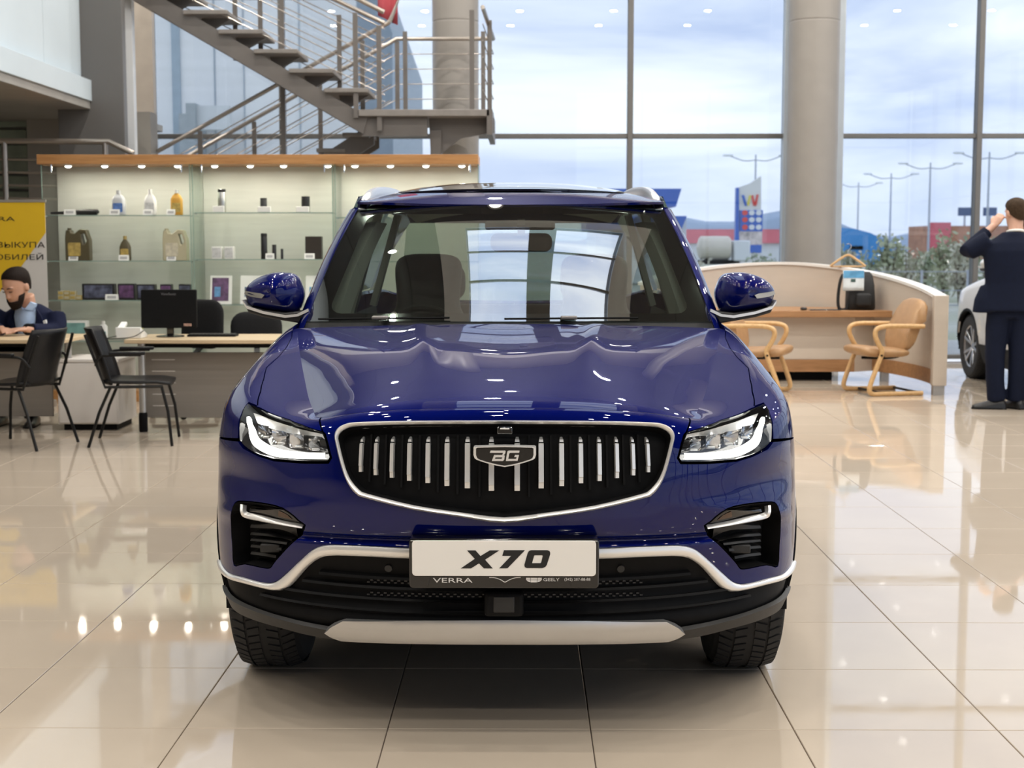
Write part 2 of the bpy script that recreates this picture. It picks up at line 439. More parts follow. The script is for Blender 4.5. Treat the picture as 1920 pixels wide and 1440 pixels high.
# glazed wall at the back of the hall
Y1 = ROOM['y1']
mullx = [float(at_y(px, 330, Y1).x) for px in (1180, 1830)]
bay = (mullx[1] - mullx[0]) / 2
cols_x = [mullx[0] + bay * k for k in range(-4, 5)]
trans_z = [0.06, 2.765, 4.445, 6.15]
XL = float(at_y(287, 200, Y1).x); XR = 11.9
xs_b = [XL] + [x for x in cols_x if XL + .2 < x < XR] + [XR]
xm = mullx[0] + bay
win = struct(empty('window_1', (0, Y1, 0)))
for x in xs_b:
    if abs(x - xm) < .1 or abs(x - (mullx[0] - bay)) < .1: continue                    # those two stand behind the round columns
    boxo('mullion', frame_m, win, x - .033, x + .033, -.10, .06, 0, 6.3, bevel=.006)
for px in (1473, 1569):
    x = float(at_y(px, 300, Y1).x); boxo('mullion', frame_pale, win, x - .05, x + .05, -.12, .06, 0, 6.3, bevel=.006)
for z in trans_z: boxo('transom', frame_m, win, XL, XR, -.07, .05, z - .028, z + .028, bevel=.006)
for a, d in zip(xs_b[:-1], xs_b[1:]):
    for z0, z1 in zip(trans_z[:-1], trans_z[1:]): boxo('pane', pane_m, win, a + .01, d - .01, -.004, .004, z0, z1, bevel=0)
wb = struct(MB().box(ROOM['x0'], XR + .1, Y1 - .12, Y1 + .2, 6.2, H).box(ROOM['x0'], XL - .01, Y1 - .05, Y1 + .2, 0, 6.2).build('wall_back', wall_beam, smooth=0))
boxo('lintel', wall_white, wb, XL, XR, Y1 - .22, Y1 - .12, 6.2, 6.42)
# right-hand glazed wall
X1 = ROOM['x1']; win2 = struct(empty('window_2', (X1, 0, 0)))
ys_b = [ROOM['y0'] + 2.216 * k for k in range(13)]
for y in ys_b: boxo('mullion', frame_m, win2, -.06, .10, y - .033, y + .033, 0, 6.3, bevel=0)
for z in trans_z: boxo('transom', frame_m, win2, -.05, .07, ROOM['y0'], Y1, z - .028, z + .028, bevel=0)
for a, d in zip(ys_b[:-1], ys_b[1:]):
    for z0, z1 in zip(trans_z[:-1], trans_z[1:]): boxo('pane', pane_m, win2, -.004, .004, a + .01, d - .01, z0, z1, bevel=0)
struct(MB().box(X1 - .1, X1 + .2, ROOM['y0'], Y1, 6.2, H).build('wall_right', wall_beam, smooth=0))
# wall behind the photographer: glazed on the right, plaster on the left
Y0 = ROOM['y0']; win3 = struct(empty('window_3', (0, Y0, 0)))
ws_b = [1.6 + 2.05 * k for k in range(6)]
for x in ws_b: boxo('mullion', frame_m, win3, x - .033, x + .033, -.06, .10, 0, 6.3, bevel=0)
for z in trans_z: boxo('transom', frame_m, win3, ws_b[0], ws_b[-1], -.05, .07, z - .028, z + .028, bevel=0)
for a, d in zip(ws_b[:-1], ws_b[1:]):
    for z0, z1 in zip(trans_z[:-1], trans_z[1:]): boxo('pane', pane_m, win3, a + .01, d - .01, -.004, .004, z0, z1, bevel=0)
struct(MB().box(ROOM['x0'], ROOM['x1'], Y0 - .2, Y0 + .05, 6.2, H).box(ROOM['x0'], ws_b[0], Y0 - .2, Y0 + .05, 0, 6.2).build('wall_front', mat('dark_front_wall', (.10, .095, .09), .6, vary=.05), smooth=0))
struct(MB().box(ROOM['x0'] - .2, ROOM['x0'], Y0, Y1, 0, H).build('wall_left', mat('warm_grey_wall', (.30, .28, .25), .6, vary=.04), smooth=0))
# round columns
for px, r, nm, lb in ((855, .272, 'round_column', 'tall grey round column standing through the stair landing'), (1521.5, .296, 'round_column', 'tall grey round column behind the curved reception counter')):
    p = at_y(px, 330, 16.95)
    colm = mat('round_column_paint', (.28, .26, .24), .38, vary=.03)
    cth = thing(nm, lb, 'column', (p.x, 16.95, 0)); cth['kind'] = 'structure'
    MB().lathe([(r, 0), (r, 4.02), (r - .004, 4.025), (r - .004, 4.04), (r, 4.045), (r, H)], n=48).build('shaft', colm, cth)
    MB().lathe([(r + .02, 0), (r + .02, .12), (r, .14)], n=48).build('base_ring', frame_m, cth)
# left: upper gallery with panels, pillar, lower wall
GX = float(at_y(172, 170, 14.5).x); gz = float(at_y(172, 190, 14.5).z)
gal = struct(empty('wall_gallery', (0, 0, 0)))
for k, (y0, y1) in enumerate(((6.0, 8.4), (8.4, 10.7), (10.7, 12.05), (12.05, 13.38), (13.38, 14.5))):
    boxo('wall_panel', wall_pale, gal, GX - .30, GX - .10, y0 + .004, y1 - .004, gz + .22, H - .01, bevel=.004)
boxo('ledge', wall_pale, gal, GX - .6, GX, 6.0, 14.5, gz, gz + .21)
boxo('soffit', mat('soffit_grey', (.30, .29, .27), .6, vary=.06), gal, ROOM['x0'], GX - .02, 6.0, 17.4, gz - .08, gz + .0)
pr = float(at_y(229, 60, 14.5).x)
pil = struct(MB().box(GX - .35, pr, 14.5, 14.62, 0, H - .01).build('wall_pillar', pill_dark, bevel=.006))
boxo('cladding_joint', mat('joint_grey', (.03, .03, .03), .8), pil, GX - .35, pr, 14.495, 14.502, 4.02, 4.03, bevel=0)
struct(MB().box(float(at_y(52, 300, 15.6).x), GX + .3, 15.6, 15.9, 0, gz).build('wall_stair', mat('warm_grey_wall', (.30, .28, .25), .6, vary=.04)))
bx0 = float(at_y(242, 100, 16.9).x); bx1 = float(at_y(286, 100, 16.9).x)
struct(MB().box(bx0, bx1 - .0, 16.9, 17.02, 0, H - .01).build('wall_end', pill_beige, bevel=.006))
boxo('trim_1', mat('white_frame', (.70, .72, .74), .4, vary=.02), None, float(at_y(226, 100, 15.2).x), float(at_y(249, 100, 15.2).x), 15.2, 15.3, 0, H - .02)['kind'] = 'structure'
gw = struct(empty('window_4', (0, 15.9, 0)))
gbm = mat('green_glass_block', (.30, .36, .30), .15, vary=.15, scale=4)
x0 = float(at_y(-40, 300, 15.9).x); x1 = float(at_y(52, 300, 15.9).x)
for k in range(8):
    z0 = 1.55 + k * .17
    boxo('glass_block', gbm, gw, x0, x1, 0, .08, z0, z0 + .145, bevel=.012)
boxo('block_frame', frame_m, gw, x0, x1 + .03, .05, .12, 0, gz, bevel=0)
# ================================================================== the blue car
CX, CY = -0.053, 3.92
car = thing('suv', 'glossy dark blue SUV parked front-on in the middle of the showroom', 'car', (CX, CY, 0))
paint = mat('blue_car_paint', (0.0006, 0.0036, 0.088), 0.4, metal=0.35, coat=1.0, vary=0.0, spec=0.0, coat_rough=0.012)
paint.node_tree.nodes['Principled BSDF'].inputs['Coat IOR'].default_value = 1.48
chrome = mat('satin_chrome', (0.86, 0.85, 0.84), 0.16, metal=1.0, vary=0.0)
satin = mat('satin_silver_trim', (0.90, 0.89, 0.87), 0.32, metal=0.6, vary=0.02)
blackp = mat('matt_black_plastic', (0.006, 0.006, 0.0065), 0.55, vary=0.15, scale=40, spec=.12)
gloss_black = mat('piano_black_plastic', (0.006, 0.006, 0.007), 0.12, coat=0.6, vary=0.0)
greyp = mat('dark_grey_plastic', (0.018, 0.0175, 0.0175), 0.5, vary=0.1, scale=60)
rubber = mat('tyre_rubber', (0.016, 0.016, 0.017), 0.75, vary=0.2, scale=30)
alloy = mat('alloy_wheel', (0.55, 0.55, 0.56), 0.28, metal=1.0, vary=0.0)
lens = glass('lamp_lens', (0.97, 0.98, 0.98), 1.45)
drl_m = mat('daytime_light_tube', (1, 1, 1), 0.3, emit=(1.0, 0.97, 0.9), estr=2.6, vary=0.0)
ws_glass = glass('windscreen_glass', (0.62, 0.70, 0.64), 1.55, boost=0.30)
side_glass = glass('side_window_glass', (0.55, 0.62, 0.58), 1.5, boost=0.03)
dark_glass = mat('roof_glass', (0.004, 0.004, 0.006), 0.03, coat=1.0, vary=0.0)

def spl(tab):
    xs = np.array([p[0] for p in tab], float); ys = np.array([p[1:] if len(p) > 2 else p[1] for p in tab], float)
    m = np.gradient(ys, xs, axis=0)
    def f(x):
        x = min(max(x, xs[0]), xs[-1]); i = min(max(int(np.searchsorted(xs, x)) - 1, 0), len(xs) - 2)
        h = xs[i + 1] - xs[i]; t = (x - xs[i]) / h
        return (2 * t ** 3 - 3 * t * t + 1) * ys[i] + (t ** 3 - 2 * t * t + t) * h * m[i] + (-2 * t ** 3 + 3 * t * t) * ys[i + 1] + (t ** 3 - t * t) * h * m[i + 1]
    return f
# reference plan outline, arc length u from the nose round the corner, along the side, round the tail
PW, PL, PN = 0.921, 0.70, 2.8
_pl = []
for k in range(801):
    x = PW * math.sin(PI / 2 * k / 800) ; xx = (x / PW)
    _pl.append((x, PL * (1 - max(0.0, 1 - xx ** PN) ** (1 / PN))))
for k in range(1, 401): _pl.append((PW, PL + (3.75 - PL) * k / 400))
for k in range(1, 401):
    a = PI / 2 * k / 400; _pl.append((PW * math.cos(a) ** .55, 3.75 + 0.75 * math.sin(a) ** .75))
_pl = np.array(_pl); _pu = np.concatenate([[0], np.cumsum(np.hypot(*np.diff(_pl, axis=0).T))])
_ug = np.linspace(0, _pu[-1], 3000); _px = np.interp(_ug, _pu, _pl[:, 0]); _py = np.interp(_ug, _pu, _pl[:, 1])
_ker = np.ones(61) / 61
def _sm(a, odd):
    lo = (-a[60:0:-1] if odd else a[60:0:-1]); p = np.concatenate([lo, a, np.full(60, a[-1])]); return np.convolve(p, _ker, 'same')[60:-60]
_px, _py = _sm(_px, True), _sm(_py, False)
_nx, _ny = np.gradient(_py, _ug), -np.gradient(_px, _ug)
_nl = np.hypot(_nx, _ny); _nx, _ny = _sm(_nx / _nl, True), _sm(_ny / _nl, False)
UMAX = _ug[-1]
def plan(u):
    s = -1 if u < 0 else 1; a = min(abs(u), UMAX)
    return s * np.interp(a, _ug, _px), np.interp(a, _ug, _py), s * np.interp(a, _ug, _nx), np.interp(a, _ug, _ny)
def u_of_y(y): return float(np.interp(y, _py[:2600], _ug[:2600]))
insF = spl([(.16, .16), (.22, .105), (.27, .075), (.31, .045), (.35, .030), (.40, .050), (.46, .058), (.50, .050), (.545, .034), (.58, .026), (.615, .010), (.66, .0), (.72, -.002), (.80, .006), (.88, .020), (.93, .038), (1.0, .06)])
insS = spl([(.16, .09), (.22, .055), (.30, .034), (.36, .014), (.42, .002), (.47, -.003), (.55, -.004), (.63, -.002), (.70, .0), (.80, .004), (.88, .014), (.95, .03), (1.05, .06)])
zs_t = spl([(0, .912), (.3, .908), (.55, .888), (.75, .880), (.9, .884), (1.05, .900), (1.25, .925), (1.45, .955), (1.7, .985), (2.2, 1.0), (4.2, 1.03), (6.0, 1.0)])
# crease at the bonnet's raised centre, later the belt line
E_t = spl([(0, 0, .060, .964), (.15, .146, .064, .963), (.3, .292, .076, .958), (.45, .43, .104, .945), (.57, .535, .150, .926), (.7, .572, .265, .936), (.85, .607, .405, .958), (1.0, .64, .56, .988), (1.2, .682, .76, 1.03), (1.4, .722, .96, 1.07), (1.6, .758, 1.16, 1.105), (1.8, .785, 1.34, 1.128),
           (2.2, .80, 1.72, 1.135), (2.6, .805, 2.12, 1.14), (4.2, .79, 3.68, 1.18), (4.6, .74, 4.08, 1.18), (5.2, .55, 4.34, 1.12), (UMAX, 0.0, 4.42, 1.10)])
def sculpt(u, z):
    """extra relief of the front bumper: groove over the lower band, hollow below the lamps, ridge over the fog pockets"""
    a = abs(u); d = 0.0
    if a < 1.3:
        w = 1 / (1 + math.exp((a - .70) / .03)); d += .020 * w * math.exp(-((z - .588) / .011) ** 2)
        d += .016 * math.exp(-((a - .86) / .17) ** 2 - ((z - .735) / .05) ** 2)
        zr = .700 - .16 * (a - .62)
        d -= .012 * math.exp(-((a - .78) / .22) ** 2 - ((z - zr + .03) / .022) ** 2)
        d -= .010 * math.exp(-((a - .52) / .10) ** 2 - ((z - .80) / .10) ** 2)
    elif 1.9 < a < 5:
        d += .014 * math.exp(-((z - .56) / .10) ** 2) - .006 * math.exp(-((z - .86) / .03) ** 2)
    return d
ROLL = 0.25
def wall(u, z):
    x, y, nx, ny = plan(u); w = ny * ny; i = insF(z) * w + insS(z) * (1 - w) + sculpt(u, z)
    return Vector((x - nx * i, y - ny * i, z))
def pt(u, t):
    a = abs(u); zs = float(zs_t(a))
    if t <= zs: return wall(u, t)
    v = min((t - zs) / ROLL, 1.0); s = -1 if u < 0 else 1
    p0 = wall(u, zs); e = E_t(a); p3 = Vector((s * e[0], e[1], e[2]))
    tg = wall(u, zs) - wall(u, zs - .01); tg.normalize()
    _, _, nx, ny = plan(u); dz = p3.z - p0.z; hv = Vector((p3.x - p0.x, p3.y - p0.y, 0)); dh = hv.length
    p1 = p0 + tg * (.55 * dz + .10 * dh); p2 = p3 - hv * .52 - Vector((0, 0, .10 * dz + .03 * dh))
    return p0 * (1 - v) ** 3 + p1 * 3 * v * (1 - v) ** 2 + p2 * 3 * v * v * (1 - v) + p3 * v ** 3
def body(u, t):
    h = .004; p = pt(u, t)
    du = pt(u + h, t) - pt(u - h, t); a = abs(u); top = float(zs_t(a)) + ROLL
    dt = pt(u, min(t + h, top)) - pt(u, t - h)
    n = du.cross(dt)
    n.normalize()
    return p, n
def body_in(o):
    def f(u, t):
        p, n = body(u, t); return p + n * o, n
    return f
_cw = Vector((CX, CY, 0))
def hit(px, py, guess=None):
    """pixel on the photograph -> (u, t) on the body surface"""
    if guess is None:
        u, t = (px - 946) / 2668 * 4.35, CAMZ - (py - 462) / 2680 * 4.25
    else: u, t = guess
    for it in range(40):
        a, b = proj(pt(u, t) + _cw); ex, ey = px - a, py - b
        if abs(ex) + abs(ey) < .05: break
        h = .003; a1, b1 = proj(pt(u + h, t) + _cw); a2, b2 = proj(pt(u, t + h) + _cw)
        j = ((a1 - a) / h, (a2 - a) / h, (b1 - b) / h, (b2 - b) / h); det = j[0] * j[3] - j[1] * j[2]
        if abs(det) < 1e3: det = math.copysign(1e3, det)
        du, dt = (ex * j[3] - ey * j[1]) / det, (-ex * j[2] + ey * j[0]) / det
        u += max(-.08, min(.08, du)); t += max(-.06, min(.06, dt))
    return u, t
def hits(pts):
    out, g = [], None
    for p in pts:
        g = hit(*p, None); out.append(g)
    return out
def mir(pts): return [(-u, t) for u, t in pts][::-1]
def both(half):
    """half outline from the centre-top clockwise to centre-bottom -> closed symmetric outline"""
    return half + [(-u, t) for u, t in half[::-1] if abs(u) > 1e-6]

# outlines read on the right half
gr_out = hits([(946.5, 788.5), (1040, 789), (1130, 790), (1220, 793), (1243, 796.5), (1256.5, 803), (1263, 812), (1264, 822), (1261, 837), (1249, 883), (1241, 903), (1232, 918), (1222, 928), (1208, 934), (1115, 956), (1027, 969), (946.5, 980)])
gr_in = hits([(946.5, 795), (1040, 795.5), (1130, 796.5), (1217, 799.5), (1238, 802.5), (1249, 808), (1256, 815.5), (1257.5, 823), (1254.5, 837), (1243, 880), (1235, 898), (1227, 909), (1216, 920), (1202, 926), (1115, 947.5), (1027, 960.5), (946.5, 969.5)])
for L in (gr_out, gr_in):
    L[0] = (0.0, L[0][1]); L[-1] = (0.0, L[-1][1])
lamp = hits([(1289, 811), (1327, 797.5), (1352, 788), (1412, 766), (1434, 756.5), (1443, 778), (1447, 806), (1446, 826), (1438, 836), (1427, 844), (1409, 852.5), (1380, 861), (1327, 865), (1278, 865), (1274, 858), (1281, 832)])
fog = hits([(1322, 994), (1332, 976.7), (1363, 953), (1406, 943), (1447, 940), (1458, 947), (1463, 962), (1464, 985), (1462, 1020), (1459, 1062), (1437, 1060), (1395, 1068), (1385, 1064), (1377, 1053)])
band_up = hits([(1122, 1027.7), (1190, 1024.5), (1246, 1022.5), (1272, 1022), (1290, 1024.5), (1307, 1032), (1334, 1055), (1360, 1079), (1374, 1090.5), (1388, 1095), (1406, 1093), (1440, 1084), (1470, 1075)])
band_lo = hits([(1122, 1047), (1190, 1044), (1246, 1042), (1266, 1042), (1284, 1044), (1301, 1052.5), (1320, 1068), (1348, 1098), (1364, 1107.5), (1378, 1109), (1392, 1107), (1436, 1096), (1471, 1084)])
band_up = [(0.0, band_up[0][1])] + band_up; band_lo = [(0.0, band_lo[0][1])] + band_lo
UB = u_of_y(.47)                                                   # bumper ends at the front wheel arch
tb_up = band_up[-1][1]; tb_lo = band_lo[-1][1]
band_up.append((UB, tb_up + .012)); band_lo.append((UB, tb_lo + .010))
U_SEAM = lamp[7][0]
Ztop = lambda u: float(zs_t(abs(u))) + ROLL

# --- bumper skin
fr_top = [(u, Ztop(u) - .004) for u in np.linspace(0, .562, 16)]
half = fr_top + [(lamp[0][0] - .004, lamp[0][1] + .010)] + [(lamp[0][0] - .008, lamp[0][1] - .002), (lamp[15][0] - .008, lamp[15][1]), (lamp[14][0] - .008, lamp[14][1] - .002), (lamp[13][0] - .004, lamp[13][1] - .008)] + \
    [(p[0], p[1] - .008) for p in (lamp[12], lamp[11], lamp[10], lamp[9])] + [(lamp[8][0] + .006, lamp[8][1] - .010), (lamp[7][0] + .012, lamp[7][1] - .006), (u_of_y(.58), lamp[7][1] - .03), (u_of_y(.565), .62), (u_of_y(.50), .50)] + [(UB, tb_up + .03)] + band_up[::-1]
outer = resample(both(half), .02)
ex = [(s * u, z) for u in np.linspace(0.0, .72, 50) for z in (.564, .570, .576, .582, .588, .594, .600, .606, .612) for s in (-1, 1)]
fogR = resample(smooth_line(fog, 3, True), .02); fogL = mir(fogR)
grl = resample(both(gr_out), .02)
surf_panel('bumper', outer, [grl, fogR, fogL], body, paint, car, step=.018, skirt=.02, extra=ex)

# --- bonnet: raised centre (Coons patch) plus its outer slopes down to the lamp tops
U0 = .57; U1 = 1.72
def Ept(u): e = E_t(abs(u)); return Vector((math.copysign(e[0], u), e[1], e[2]))
seam = hits([(1412, 764), (1409, 735), (1405, 711)]) + [(1.26, Ztop(1.26) - .085), (1.36, Ztop(1.36) - .055), (1.46, Ztop(1.46) - .035), (1.58, Ztop(1.58) - .02)]
NU, NV = 56, 48
def hood_pt(i, j):
    a, b = i / NU, j / NV; s = 2 * a - 1
    F = lambda a_: Ept((2 * a_ - 1) * U0)
    S = lambda sg, b_: Ept(sg * (U0 + (U1 - U0) * b_))
    eL, eR = S(-1, 1), S(1, 1)
    def R(a_):
        s_ = 2 * a_ - 1; p = eL.lerp(eR, a_); p.y -= .14 * (1 - s_ * s_); p.z += .024 * (1 - s_ ** 2); return p
    p = F(a) * (1 - b) + R(a) * b + S(-1, b) * (1 - a) + S(1, b) * a \
        - (F(0) * (1 - a) * (1 - b) + F(1) * a * (1 - b) + R(0) * (1 - a) * b + R(1) * a * b)
    env = (1 - abs(s) ** 3)
    p.z += .045 * env * math.sin(PI * b ** .62)
    # two folds that run from the windscreen toward the badge
    xf = .20 + .12 * b
    for sg in (-1, 1):
        dx = (p.x - sg * xf); w = max(0, min(1, (b - .15) / .5))
        p.z += .013 * w * math.exp(-(dx / .045) ** 2) * (1 if b < .93 else max(0, (1 - b) / .07)) 
    p.z -= .010 * math.exp(-(p.x / .17) ** 2) * max(0, min(1, (b - .1) / .5)) * (1 if b < .9 else (1 - b) / .1)
    return p
G = [[hood_pt(i, j) for i in range(NU + 1)] for j in range(NV + 1)]
jv, jf, jn = [], [], []
for j in range(NV + 1):
    for i in range(NU + 1):
        du = G[j][min(i + 1, NU)] - G[j][max(i - 1, 0)]; dv = G[min(j + 1, NV)][i] - G[max(j - 1, 0)][i]
        n = du.cross(dv); n.normalize(); jv.append(G[j][i]); jn.append(n)
for j in range(NV):
    for i in range(NU): q = j * (NU + 1) + i; jf.append((q, q + 1, q + NU + 2, q + NU + 1))
lt = [lamp[0], lamp[1], lamp[2], lamp[3]]
hs = [(U0, Ztop(U0) - .001), (lamp[0][0] + .002, lamp[0][1] + .012)] + [(p[0], p[1] + .006) for p in lt[1:]] + seam + [(U1, Ztop(U1) - .02)]
hs += [(u, Ztop(u)) for u in np.linspace(U1, U0, 30)]
hs = resample(hs, .02)
for o_ in (hs, mir(hs)): surf_panel('bonnet', o_, [], body, paint, None, step=.02, skirt=.012, join=(jv, jf, jn))
finish_normals('bonnet', jv, jf, jn, paint, car)

# --- front wings, doors, rear quarters
AX_F, AX_R, WZ, WR = 0.84, 3.50, 0.348, 0.348
def arch(y, r, n=26, z0=None, z1=.30):
    c = u_of_y(y) if y > .9 else None
    out = []
    for k in range(n + 1):
        a = PI * k / n; yy = y - r * math.cos(a); z = WZ + r * math.sin(a)
        out.append((u_of_y(yy), z))
    return out
UD1, UD2, UD3 = u_of_y(1.36), u_of_y(2.42), u_of_y(3.36)
SILL = .34
for sg in (1, -1):
    fl = mir if sg < 0 else (lambda x: x)
    af = [p for p in arch(AX_F, .40) if True]
    wing = [(u_of_y(.565) + .004, .62), (u_of_y(.58) + .004, lamp[7][1] - .03), (lamp[7][0] + .014, lamp[7][1] + .004), (lamp[6][0] + .008, lamp[6][1]), (lamp[5][0] + .006, lamp[5][1]), (lamp[4][0] + .004, lamp[4][1] + .006), (lamp[3][0] + .006, lamp[3][1] + .010)]
    wing += [(u + .006, t - .002) for u, t in seam] + [(U1, Ztop(U1) - .024), (UD1, Ztop(UD1))]
    wing += [(UD1, SILL), (u_of_y(AX_F + .40), SILL)] + af[::-1][1:-1]
    wing = [p for p in wing if not (p[0] < u_of_y(.56) and p[1] < lamp[7][1] - .04)]
    surf_panel('front_wing', fl(resample(wing, .03)), [], body, paint, car, step=.03, skirt=.015)
    for nm, a, b in (('front_door', UD1 + .006, UD2 - .003), ('rear_door', UD2 + .003, UD3)):
        P_ = [(a, SILL), (b, SILL)] if nm == 'front_door' else [(a, SILL), (u_of_y(AX_R - .42), SILL), (u_of_y(AX_R - .38), .55), (b, .72)]
        d = surf_panel(nm, fl(resample(P_ + [(b, Ztop(b)), (a, Ztop(a))], .06)), [], body, paint, car, step=.06, skirt=.015)
        hy = (a + b) / 2 + .25; hz = .93
        p, n = body(sg * hy, hz)
        MB().tube([p + Vector((0, dy, 0)) + n * o for dy, o in ((-.11, .0), (-.09, .03), (.09, .03), (.11, .0))], .012, 8).build('door_handle', paint, d)
    rq = [(u_of_y(AX_R + .40), SILL), (UMAX, .50), (UMAX, Ztop(UMAX)), (UD3 + .006, Ztop(UD3)), (UD3 + .006, .72)] + arch(AX_R, .40)
    surf_panel('rear_quarter', fl(resample(rq, .06)), [], body, paint, car, step=.06, skirt=.015)
    # black arch lips and sill cladding
    for y0 in (AX_F, AX_R):
        ring = arch(y0, .412, 30); inner = arch(y0, .378, 30)
        a_ = [(max(u, UB - .01) if y0 < 1 else u, t) for u, t in ring]; b_ = [(max(u, UB + .0) if y0 < 1 else u, t) for u, t in inner]
        rows = []
        for k in range(31):
            row = []
            for q, o in ((0, -.004), (.15, .004), (.85, .004), (1, -.03)):
                u = a_[k][0] * (1 - q) + b_[k][0] * q; t = a_[k][1] * (1 - q) + b_[k][1] * q; p, n = body(sg * u, t); row.append(p + n * o)
            rows.append(row)
        MB().grid(rows).build('arch_cladding', blackp, car)
    sl = [(u_of_y(AX_F + .42), .20), (u_of_y(AX_R - .42), .20), (u_of_y(AX_R - .42), .40), (u_of_y(AX_F + .42), .40)]
    surf_panel('sill_cladding', fl(resample(sl, .08)), [], body, blackp, car, step=.08, off=.008)
surf_panel('tailgate', resample([(UMAX * .999, .5), (UMAX * .80, .5), (UMAX * .80, 1.0), (UMAX * .999, 1.0)], .1), [], body, paint, car, step=.1)

tailm = mat('tail_lamp_red', (.35, .008, .010), .12, coat=.6, vary=0)
for sg in (1, -1):
    fl = mir if sg < 0 else (lambda x: x)
    surf_panel('tail_lamp', fl(resample([(UMAX - 1.15, .88), (UMAX - .35, .86), (UMAX - .35, .93), (UMAX - 1.10, .99)], .06)), [], body, tailm, car, step=.05, off=.006, skirt=.02)
    surf_panel('rear_bumper', fl(resample([(UMAX - 1.0, .24), (UMAX * .9999, .24), (UMAX * .9999, .56), (UMAX - .9, .56), (UMAX - 1.0, .40)], .06)), [], body, blackp, car, step=.06, off=.012, skirt=.02)
# --- lower black front, silver band
lowh = [(u, t + .004) for u, t in band_lo] + [(UB, .40), (UB - .04, .345), (.80, .30), (.55, .272), (0, .268)]
surf_panel('lower_bumper', resample(both(lowh), .025), [], body_in(-.012), blackp, car, step=.025, skirt=.02)
def ribbon(name, A, B, m, parent, surf=body, prof=((0, -.006), (.06, .006), (.3, .011), (.7, .011), (.94, .006), (1, -.006)), sub=4, closed=False):
    A = smooth_line(A, sub, closed); B = smooth_line(B, sub, closed)
    rows = []
    for a, b in zip(A, B):
        row = []
        for q, o in prof:
            p, n = surf(a[0] * (1 - q) + b[0] * q, a[1] * (1 - q) + b[1] * q); row.append(p + n * o)
        rows.append(row)
    if closed: rows.append(rows[0])
    return MB().grid(rows).build(name, m, parent, smooth=50)
sym = lambda H: [(-u, t) for u, t in H[::-1] if u > 1e-6] + list(H)
ribbon('lower_trim_band', sym(band_up), sym(band_lo), satin, car)
# chrome frame of the radiator grille
ribbon('grille_surround', both(gr_out), both(gr_in), satin, car, prof=((0, -.008), (.08, .006), (.5, .012), (.92, .006), (1, -.025)), closed=True, sub=3)
grille = surf_panel('grille_mesh', resample(both(gr_in), .03), [], body_in(-.045), blackp, car, step=.03, skirt=0)
gb = MB()                                                   # dark tunnel wall behind the chrome
gi = resample(both(gr_in), .03)
gb.grid([[body_in(o)(u, t)[0] for (u, t) in gi + gi[:1]] for o in (.0, -.05)]).build('grille_tunnel', blackp, grille)
slx = [969.7, 1015, 1053.8, 1090.2, 1125.5, 1158.7, 1189.4, 1217.4]
sly = [922, 917, 912.5, 907, 902.6, 897, 892, 886]
for xs_, yb in zip(slx, sly):
    u0, tt = hit(xs_, 829); _, tb = hit(xs_, yb); _, tc_ = hit(xs_, 815)
    ww = .0082 if xs_ < 1000 else .0082 * (1 - .45 * (xs_ - 1000) / 220)
    for s_ in (-1, 1):
        sl_o = None
        mb = MB()
        rows = []
        for t_, wv, o in ((tt, 1, -.004), (tt - .004, 1, .002), (tb + .018, 1.05, .002), (tb + .016, .85, -.002), (tb, .85, -.004)):
            r = []
            for q, oo in ((-1, -.02), (-.9, 0), (.9, 0), (1, -.02)):
                p, n = body_in(-.018)(s_ * (u0 + q * ww), t_); r.append(p + n * (o + oo))
            rows.append(r)
        sl_o = mb.grid(rows).build('grille_slat', satin, car, smooth=30)
        rows = []
        for t_, wv, o in ((tc_ + .002, .5, -.02), (tt + .010, .8, -.004), (tt + .003, .85, -.004)):
            r = []
            for q, oo in ((-1, -.02), (-.9, 0), (.9, 0), (1, -.02)):
                p, n = body_in(-.018)(s_ * (u0 + q * ww * wv), t_); r.append(p + n * (o + oo))
            rows.append(r)
        MB().grid(rows).build('slat_cap', satin, sl_o, smooth=30)
# thin dark vanes between the slats
for s_ in (-1, 1):
    for k in range(7):
        u_ = (hit(slx[k], 850)[0] + hit(slx[k + 1], 850)[0]) / 2
        tb = hit((slx[k] + slx[k + 1]) / 2, sly[k] + 14)[1]
        p0, n0 = body_in(-.04)(s_ * u_, .90); p1, n1 = body_in(-.04)(s_ * u_, tb)
        MB().bar(p0, p1, .006, .02, up=(0, 1, 0)).build('grille_vane', blackp, grille)
# radar box and front camera in the grille head
c0 = at_y(946.5, 806, CY + .0) - _cw
MB().box(c0.x - .022, c0.x + .022, -.004, .03, c0.z - .012, c0.z + .008).build('camera_housing', gloss_black, car, bevel=.004)
MB().box(c0.x - .013, c0.x + .013, -.007, -.003, c0.z + .002, c0.z + .006).build('camera_trim', satin, car, bevel=.001)
# badge
def em(px_, py_, d=0.0):
    x, y = 860 + px_ * .104167, 780 + py_ * .104167
    q = at_y(x, y, CY - .012); return (q.x - CX, q.z)
def f_em(dep):
    return lambda a, b, d: (a, -.020 + dep + d + .06 * a * a * 4, b)
eo = [em(*p) for p in [(270, 560), (300, 546), (500, 540), (830, 530), (1160, 540), (1360, 546), (1392, 560), (1392, 690), (1372, 752), (1330, 780), (1180, 830), (980, 880), (830, 906), (680, 880), (480, 830), (330, 780), (290, 752), (268, 690)]]
eo = [(a, b) for a, b in eo]
ecx = sum(p[0] for p in eo) / len(eo); ecz = sum(p[1] for p in eo) / len(eo)
ei = [(ecx + (a - ecx) * .92, ecz + (b - ecz) * .90) for a, b in eo]
badge = poly_plate('badge', ei, [], f_em(.0), gloss_black, car, .03); badge['label'] = 'shield badge with silver letters'
poly_plate('badge_rim', eo, [ei], f_em(-.004), satin, badge, .034)
